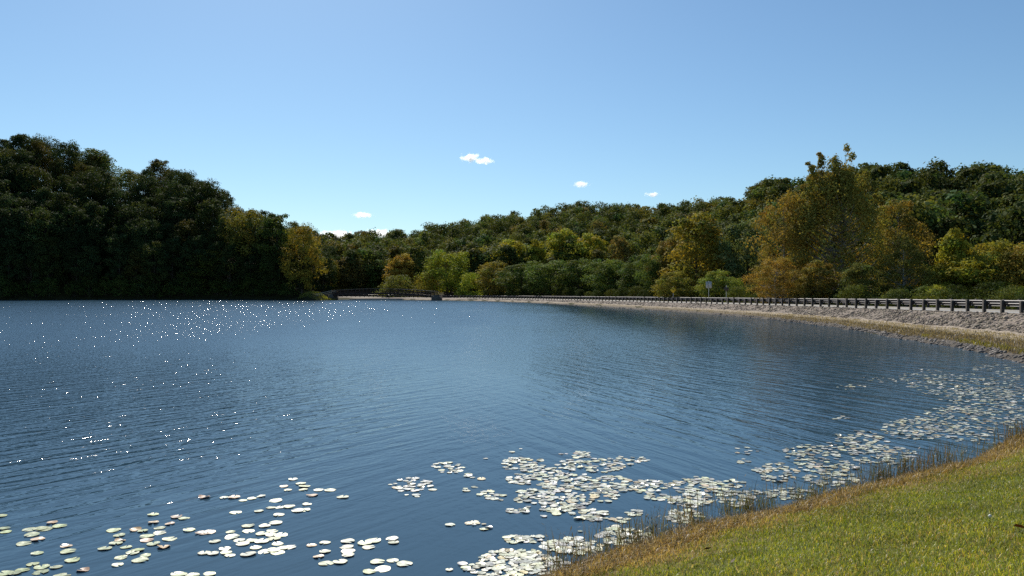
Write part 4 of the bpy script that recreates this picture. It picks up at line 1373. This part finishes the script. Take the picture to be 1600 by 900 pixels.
# undergrowth behind the far guard rail
ub = []
for i in range(25, NS - 40, 5):
    for row in range(2):
        p = R_[i] + nor_[i] * (15.0 + 6 * row + tr_.uniform(-1.5, 2))
        xq = 800 + F * p[0] / p[1]
        if xq > 1720 or p[1] > 262:
            continue
        uz = ('near the footbridge' if xq < 800 else 'below the dark roadside row' if xq < 1030 else 'near the road signs' if xq < 1165 else 'below the sycamores' if xq < 1440 else 'past the sycamores')
        s = tr_.uniform(.35, .62)
        z = float(ground(np.array([p[0]]), np.array([p[1]]))[0])
        o = place_tree('undergrowth_bush', bush_src[(i + row) % 2], (p[0], p[1], max(z, .1) - .2), tr_.uniform(0, 6.28), s, np.array((DKGREEN, MIDGREEN)[(i // 5 + row) % 2]) * tr_.uniform(.5, .8),
                       'low leafy undergrowth bush behind the far guard rail ' + uz, 'undergrowth bushes ' + uz, s * 1.1)
        o['category'] = 'bush'

# grassy spit at the bridge's left end
spx, spy, _ = grid(-68, -53, 244, 262, .2)
spx = spx + tr_.uniform(-.1, .1, len(spx)); spy = spy + tr_.uniform(-.1, .1, len(spy))
spz = ground(spx, spy); k = (spz > .05) & (spz < 3.5) & (poly_sd(spx, spy, LAKE) > .1) & (poly_sd(spx, spy, LAKE) < 7)
sp = np.stack([spx[k], spy[k], spz[k] - .03], -1); n = len(sp)
blades('spit_grass', sp, tr_.uniform(.2, .5, n), tr_.uniform(.04, .09, n), tr_.uniform(.2, .8, n), np.array([[.26, .27, .04]]) * tr_.uniform(.6, 1.3, (n, 1)), tr_, M['grass'], 'bright green grass on the small spit beside the footbridge')

# ------------------------------------------------------------------ footbridge
A = np.array([-55.2, 249.0]); B = np.array([-22.6, 238.5])
Lb = float(np.linalg.norm(B - A)); ang = math.atan2(B[1] - A[1], B[0] - A[0])
bridge = empty('footbridge', (float(A[0]), float(A[1]), 0), ang)
NB = 26


def deck_z(s):
    f = s / Lb
    return 1.42 + .28 * f * 0 + .75 * (1 - (2 * f - 1) ** 2) * .9 + (.30 * (1 - f))


ss = np.linspace(0, Lb, NB + 1)
WB = 2.6
mb = MB()
for i in range(NB):
    mb.bar((ss[i], 0, deck_z(ss[i])), (ss[i + 1], 0, deck_z(ss[i + 1])), WB - .3, .12)
mb.build('deck', M['deck'], bridge)
for sgn in (-1, 1):
    y = sgn * WB / 2
    for nm, dz, wd, ht in (('girder', -.14, .16, .5), ('top_rail', 1.22, .14, .14), ('middle_rail', .72, .05, .10), ('handrail_glint_cap', 1.32, .20, .05)):  # pale cap added to draw the top rail's glint as a bright line
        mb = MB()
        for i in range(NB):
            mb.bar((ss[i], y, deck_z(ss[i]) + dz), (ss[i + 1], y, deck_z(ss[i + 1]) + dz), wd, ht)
        mb.build(nm, M['deck'] if nm == 'handrail_glint_cap' else M['bridge_steel'], bridge)
    mb = MB()
    for j in range(5):
        for i in range(NB):
            mb.bar((ss[i], y - sgn * .06, deck_z(ss[i]) + .22 + .11 * j), (ss[i + 1], y - sgn * .06, deck_z(ss[i + 1]) + .22 + .11 * j), .025, .035)
    mb.build('infill_bars', M['bridge_steel'], bridge)
    pm = MB(); pm.box((0, 0, .52), (.12, .12, 1.40)); pme = pm.mesh('railing_post', M['bridge_steel'])
    for i in range(NB + 1):
        p = bpy.data.objects.new('railing_post', pme)
        p.location = (ss[i], y - sgn * .002, deck_z(ss[i]))
        link(p, bridge)
mb = MB()
mb.box((Lb + .2, 0, .35), (2.0, 3.6, 2.1)); mb.box((Lb + .35, 0, 1.46), (1.3, 3.2, .5))
mb.build('abutment', M['dark_stone'], bridge)
mb = MB()
mb.box((-.5, 0, .6), (1.6, 3.4, 2.3))
mb.build('abutment', M['dark_stone'], bridge)
for sgn in (-1, 1):
    mb = MB()
    mb.bar((-.1, sgn * 1.5, deck_z(0) + 1.25), (-5.0, sgn * 2.6, deck_z(0) + .15), .10, .22)
    mb.bar((-.1, sgn * 1.5, deck_z(0) + .7), (-5.0, sgn * 2.6, deck_z(0) - .3), .10, .16)
    mb.build('approach_rail', M['deck'], bridge)
tag(bridge, 'dark arched footbridge spanning the inlet between grove and dam road', 'footbridge')
# concrete apron of the spillway behind the bridge
mb = MB()
mb.box((-44, 259.5, .10), (20, 3.0, .8), radians(-28))
o = mb.build('spillway_apron', M['concrete'])
tag(o, 'pale concrete apron at the inlet behind the footbridge', 'spillway')


# ------------------------------------------------------------------ signs
def sign(name, x, yc, D, label, build):
    X = (x - 800) / F * D
    zc = CAMZ + (HY - yc) / F * D
    k = int(np.argmin(np.hypot(*(R_ - np.array([X, D])).T)))
    zb = Hc[k] - .3
    root = empty(name, (X, D, zb), 0)
    mb = MB(); mb.box((0, .03, (zc - zb) / 2 + .3), (.07, .05, zc - zb + .6)); mb.build('post', M['galv'], root)
    build(root, zc - zb)
    tag(root, label, 'road sign')
    return root


def b_diamond(root, z):
    s = .56
    mb = MB()
    P = [(0, -.02, z - s), (s, -.02, z), (0, -.02, z + s), (-s, -.02, z), (0, 0, z - s), (s, 0, z), (0, 0, z + s), (-s, 0, z)]
    mb.add(P, [(0, 1, 2, 3), (7, 6, 5, 4), (0, 4, 5, 1), (1, 5, 6, 2), (2, 6, 7, 3), (3, 7, 4, 0)])
    p = mb.build('panel', M['sign_yellow'], root)
    mb = MB()
    mb.bar((.08, -.026, z - .26), (.08, -.026, z + .02), .01, .08)
    mb.bar((.08, -.026, z + .02), (-.14, -.026, z + .12), .01, .08)
    mb.add([(-.12, -.026, z + .02), (-.12, -.026, z + .22), (-.26, -.026, z + .16)], (), [(0, 1, 2)])
    mb.build('curve_arrow', M['black'], p)


def b_boards(root, z):
    for sx in (-.24, .24):
        mb = MB(); mb.box((sx, -.03, z), (.42, .02, 1.0)); mb.build('board', M['galv'], root)
    mb = MB(); mb.box((0, -.005, z + .3), (.9, .03, .05)); mb.build('bracket', M['galv'], root)


def b_shield(root, z):
    mb = MB()
    o = [(-.34, .3), (.34, .3), (.34, -.05), (0, -.36), (-.34, -.05)]
    P = [(a, -.02, z + b) for a, b in o] + [(a, .0, z + b) for a, b in o]
    mb.add(P, [(i, (i + 1) % 5, (i + 1) % 5 + 5, i + 5) for i in range(5)], [(0, 2, 1), (0, 3, 2), (0, 4, 3), (5, 6, 7), (5, 7, 8), (5, 8, 9)])
    mb.build('panel', M['dark_stone'], root)


sign('road_sign', 1052, 453, 137, 'yellow diamond warning sign with a black arrow by the dam road', b_diamond)
sign('road_sign', 1107.5, 445, 122, 'pair of tall pale grey sign boards on one post by the road', b_boards)
sign('road_sign', 1135, 452, 118, 'dull grey pointed sign shield near the pale grey boards', b_shield)

# ------------------------------------------------------------------ fallen leaves and seed head on the lawn


def leaf_mesh(seed, mat):
    r = np.random.default_rng(seed)
    n = 11
    a = np.linspace(0, 2 * pi, n, endpoint=False)
    rad = .5 * (.72 + .28 * np.abs(np.cos(a * 2.5))) * (1 + r.uniform(-.08, .08, n))
    V = [(0, 0, .02)] + [(cos(t) * q, sin(t) * q * .75, .12 * abs(sin(t)) * q + r.uniform(0, .06)) for t, q in zip(a, rad)]
    V += [(.5, -.015, .03), (.5, .015, .03), (.85, .0, .06)]
    T = [(0, 1 + i, 1 + (i + 1) % n) for i in range(n)] + [(12, 13, 14)]
    return np_mesh('leaf', np.array(V), [np.array(T)], mat)


M['leaf_red'] = mat_noise('dead_leaf_red', [(0.3, (.20, .045, .02)), (0.7, (.34, .09, .035))], 20, .6, .3, .003, .4, obj=True)
M['leaf_brown'] = mat_noise('dead_leaf_brown', [(0.3, (.035, .022, .014)), (0.7, (.09, .05, .025))], 20, .7, .3, .003, .4, obj=True)


def bank_hit(x, y):
    """where the pixel's ray meets the near bank"""
    for D in np.arange(4, 16, .01):
        X = (x - 800) / F * D; zr = CAMZ - (y - HY) / F * D
        if zr <= float(bank_z(np.array([X]), np.array([D]))[0][0]) + .03:
            return X, D, zr
    return X, D, zr


lm = [leaf_mesh(1, M['leaf_red']), leaf_mesh(2, M['leaf_brown']), leaf_mesh(3, M['leaf_brown'])]
for (x, y, k, s, lb) in ((1592, 828, 0, .10, 'red brown fallen leaf lying on the lawn'), (1105, 862, 1, .08, 'dark fallen leaf at the border of dry and green grass'), (1146, 881, 2, .09, 'dark curled leaf on the green lawn'), (1082, 877, 2, .06, 'small dark leaf on the dry grass')):
    p = bank_hit(x, y)
    o = link(bpy.data.objects.new('fallen_leaf', lm[k]))
    o.location = (p[0], p[1], p[2] + .03); o.rotation_euler = (.65, .1, 2.2 + k); o.scale = (s, s, s)
    tag(o, lb, 'leaf')
# white seed head
p = bank_hit(1545, 820)
root = empty('dandelion', (p[0], p[1], p[2] - .03))
mb = MB(); mb.tube([(0, 0, -.02), (.004, 0, .06), (.006, 0, .10)], [.003, .0025, .002], 5); mb.build('stem', M['turf'], root)
v = ICO_V * .016 + np.array([.006, 0, .115])
np_obj('seed_head', v, [ICO_F], M['paint_white'], root)
tag(root, 'white dandelion seed head standing in the lawn', 'dandelion')


# ------------------------------------------------------------------ clouds
def cloud_mat():
    m, nt, out = mat_new('cloud_vapour')
    tc = nt.nodes.new('ShaderNodeTexCoord')
    ln = nt.nodes.new('ShaderNodeVectorMath'); ln.operation = 'LENGTH'
    nt.links.new(tc.outputs['Object'], ln.inputs[0])
    geo = nt.nodes.new('ShaderNodeNewGeometry')
    n = nt.nodes.new('ShaderNodeTexNoise'); n.inputs['Scale'].default_value = .04; n.inputs['Detail'].default_value = 5
    n.inputs['Roughness'].default_value = .6
    nt.links.new(geo.outputs['Position'], n.inputs['Vector'])
    a = nt.nodes.new('ShaderNodeMath'); a.operation = 'MULTIPLY_ADD'      # 1 - r + 2*(noise-.5)
    nt.links.new(n.outputs[0], a.inputs[0]); a.inputs[1].default_value = 2.4; a.inputs[2].default_value = -.52
    b = nt.nodes.new('ShaderNodeMath'); b.operation = 'SUBTRACT'
    nt.links.new(a.outputs[0], b.inputs[0]); nt.links.new(ln.outputs['Value'], b.inputs[1])
    c = nt.nodes.new('ShaderNodeMath'); c.operation = 'MULTIPLY'; c.use_clamp = False
    nt.links.new(b.outputs[0], c.inputs[0]); c.inputs[1].default_value = .12
    d = nt.nodes.new('ShaderNodeMath'); d.operation = 'MAXIMUM'; d.inputs[1].default_value = 0
    nt.links.new(c.outputs[0], d.inputs[0])
    v = nt.nodes.new('ShaderNodeVolumePrincipled')
    v.inputs['Color'].default_value = (.98, .98, .98, 1)
    v.inputs['Anisotropy'].default_value = .55
    nt.links.new(d.outputs[0], v.inputs['Density'])
    nt.links.new(v.outputs[0], out.inputs['Volume'])
    return m


M['cloud'] = cloud_mat()
cv = [ICO_V * 1.26]
cloud_me = np_mesh('cloud', cv[0], [ICO_F], M['cloud'])
for (x, y, wd, ht, D, lb) in ((734, 247, 42, 18, 3600, 'larger white puff of the cloud high above the hill'), (756, 251, 34, 13, 3650, 'smaller white puff trailing the high cloud'), (908, 288, 36, 13, 4000, 'thin white cloud midway above the hilltop'),
                              (1020, 304, 28, 11, 4300, 'faint tiny white cloud low above the hill'), (566, 336, 44, 11, 4600, 'flat white wisp of cloud above the footbridge side of the hill'),
                              (526, 369, 80, 22, 5200, 'white cloud peeking behind the treetops beside the grove'), (592, 366, 62, 20, 5200, 'white cloud just above the low ridge behind the footbridge')):
    o = link(bpy.data.objects.new('cloud', cloud_me))
    o.location = ((x - 800) / F * D, D, CAMZ + (HY - y) / F * D)
    o.scale = (wd / F * D * .5, wd / F * D * .4, ht / F * D * .5)
    tag(o, lb, 'cloud', 'small white clouds')
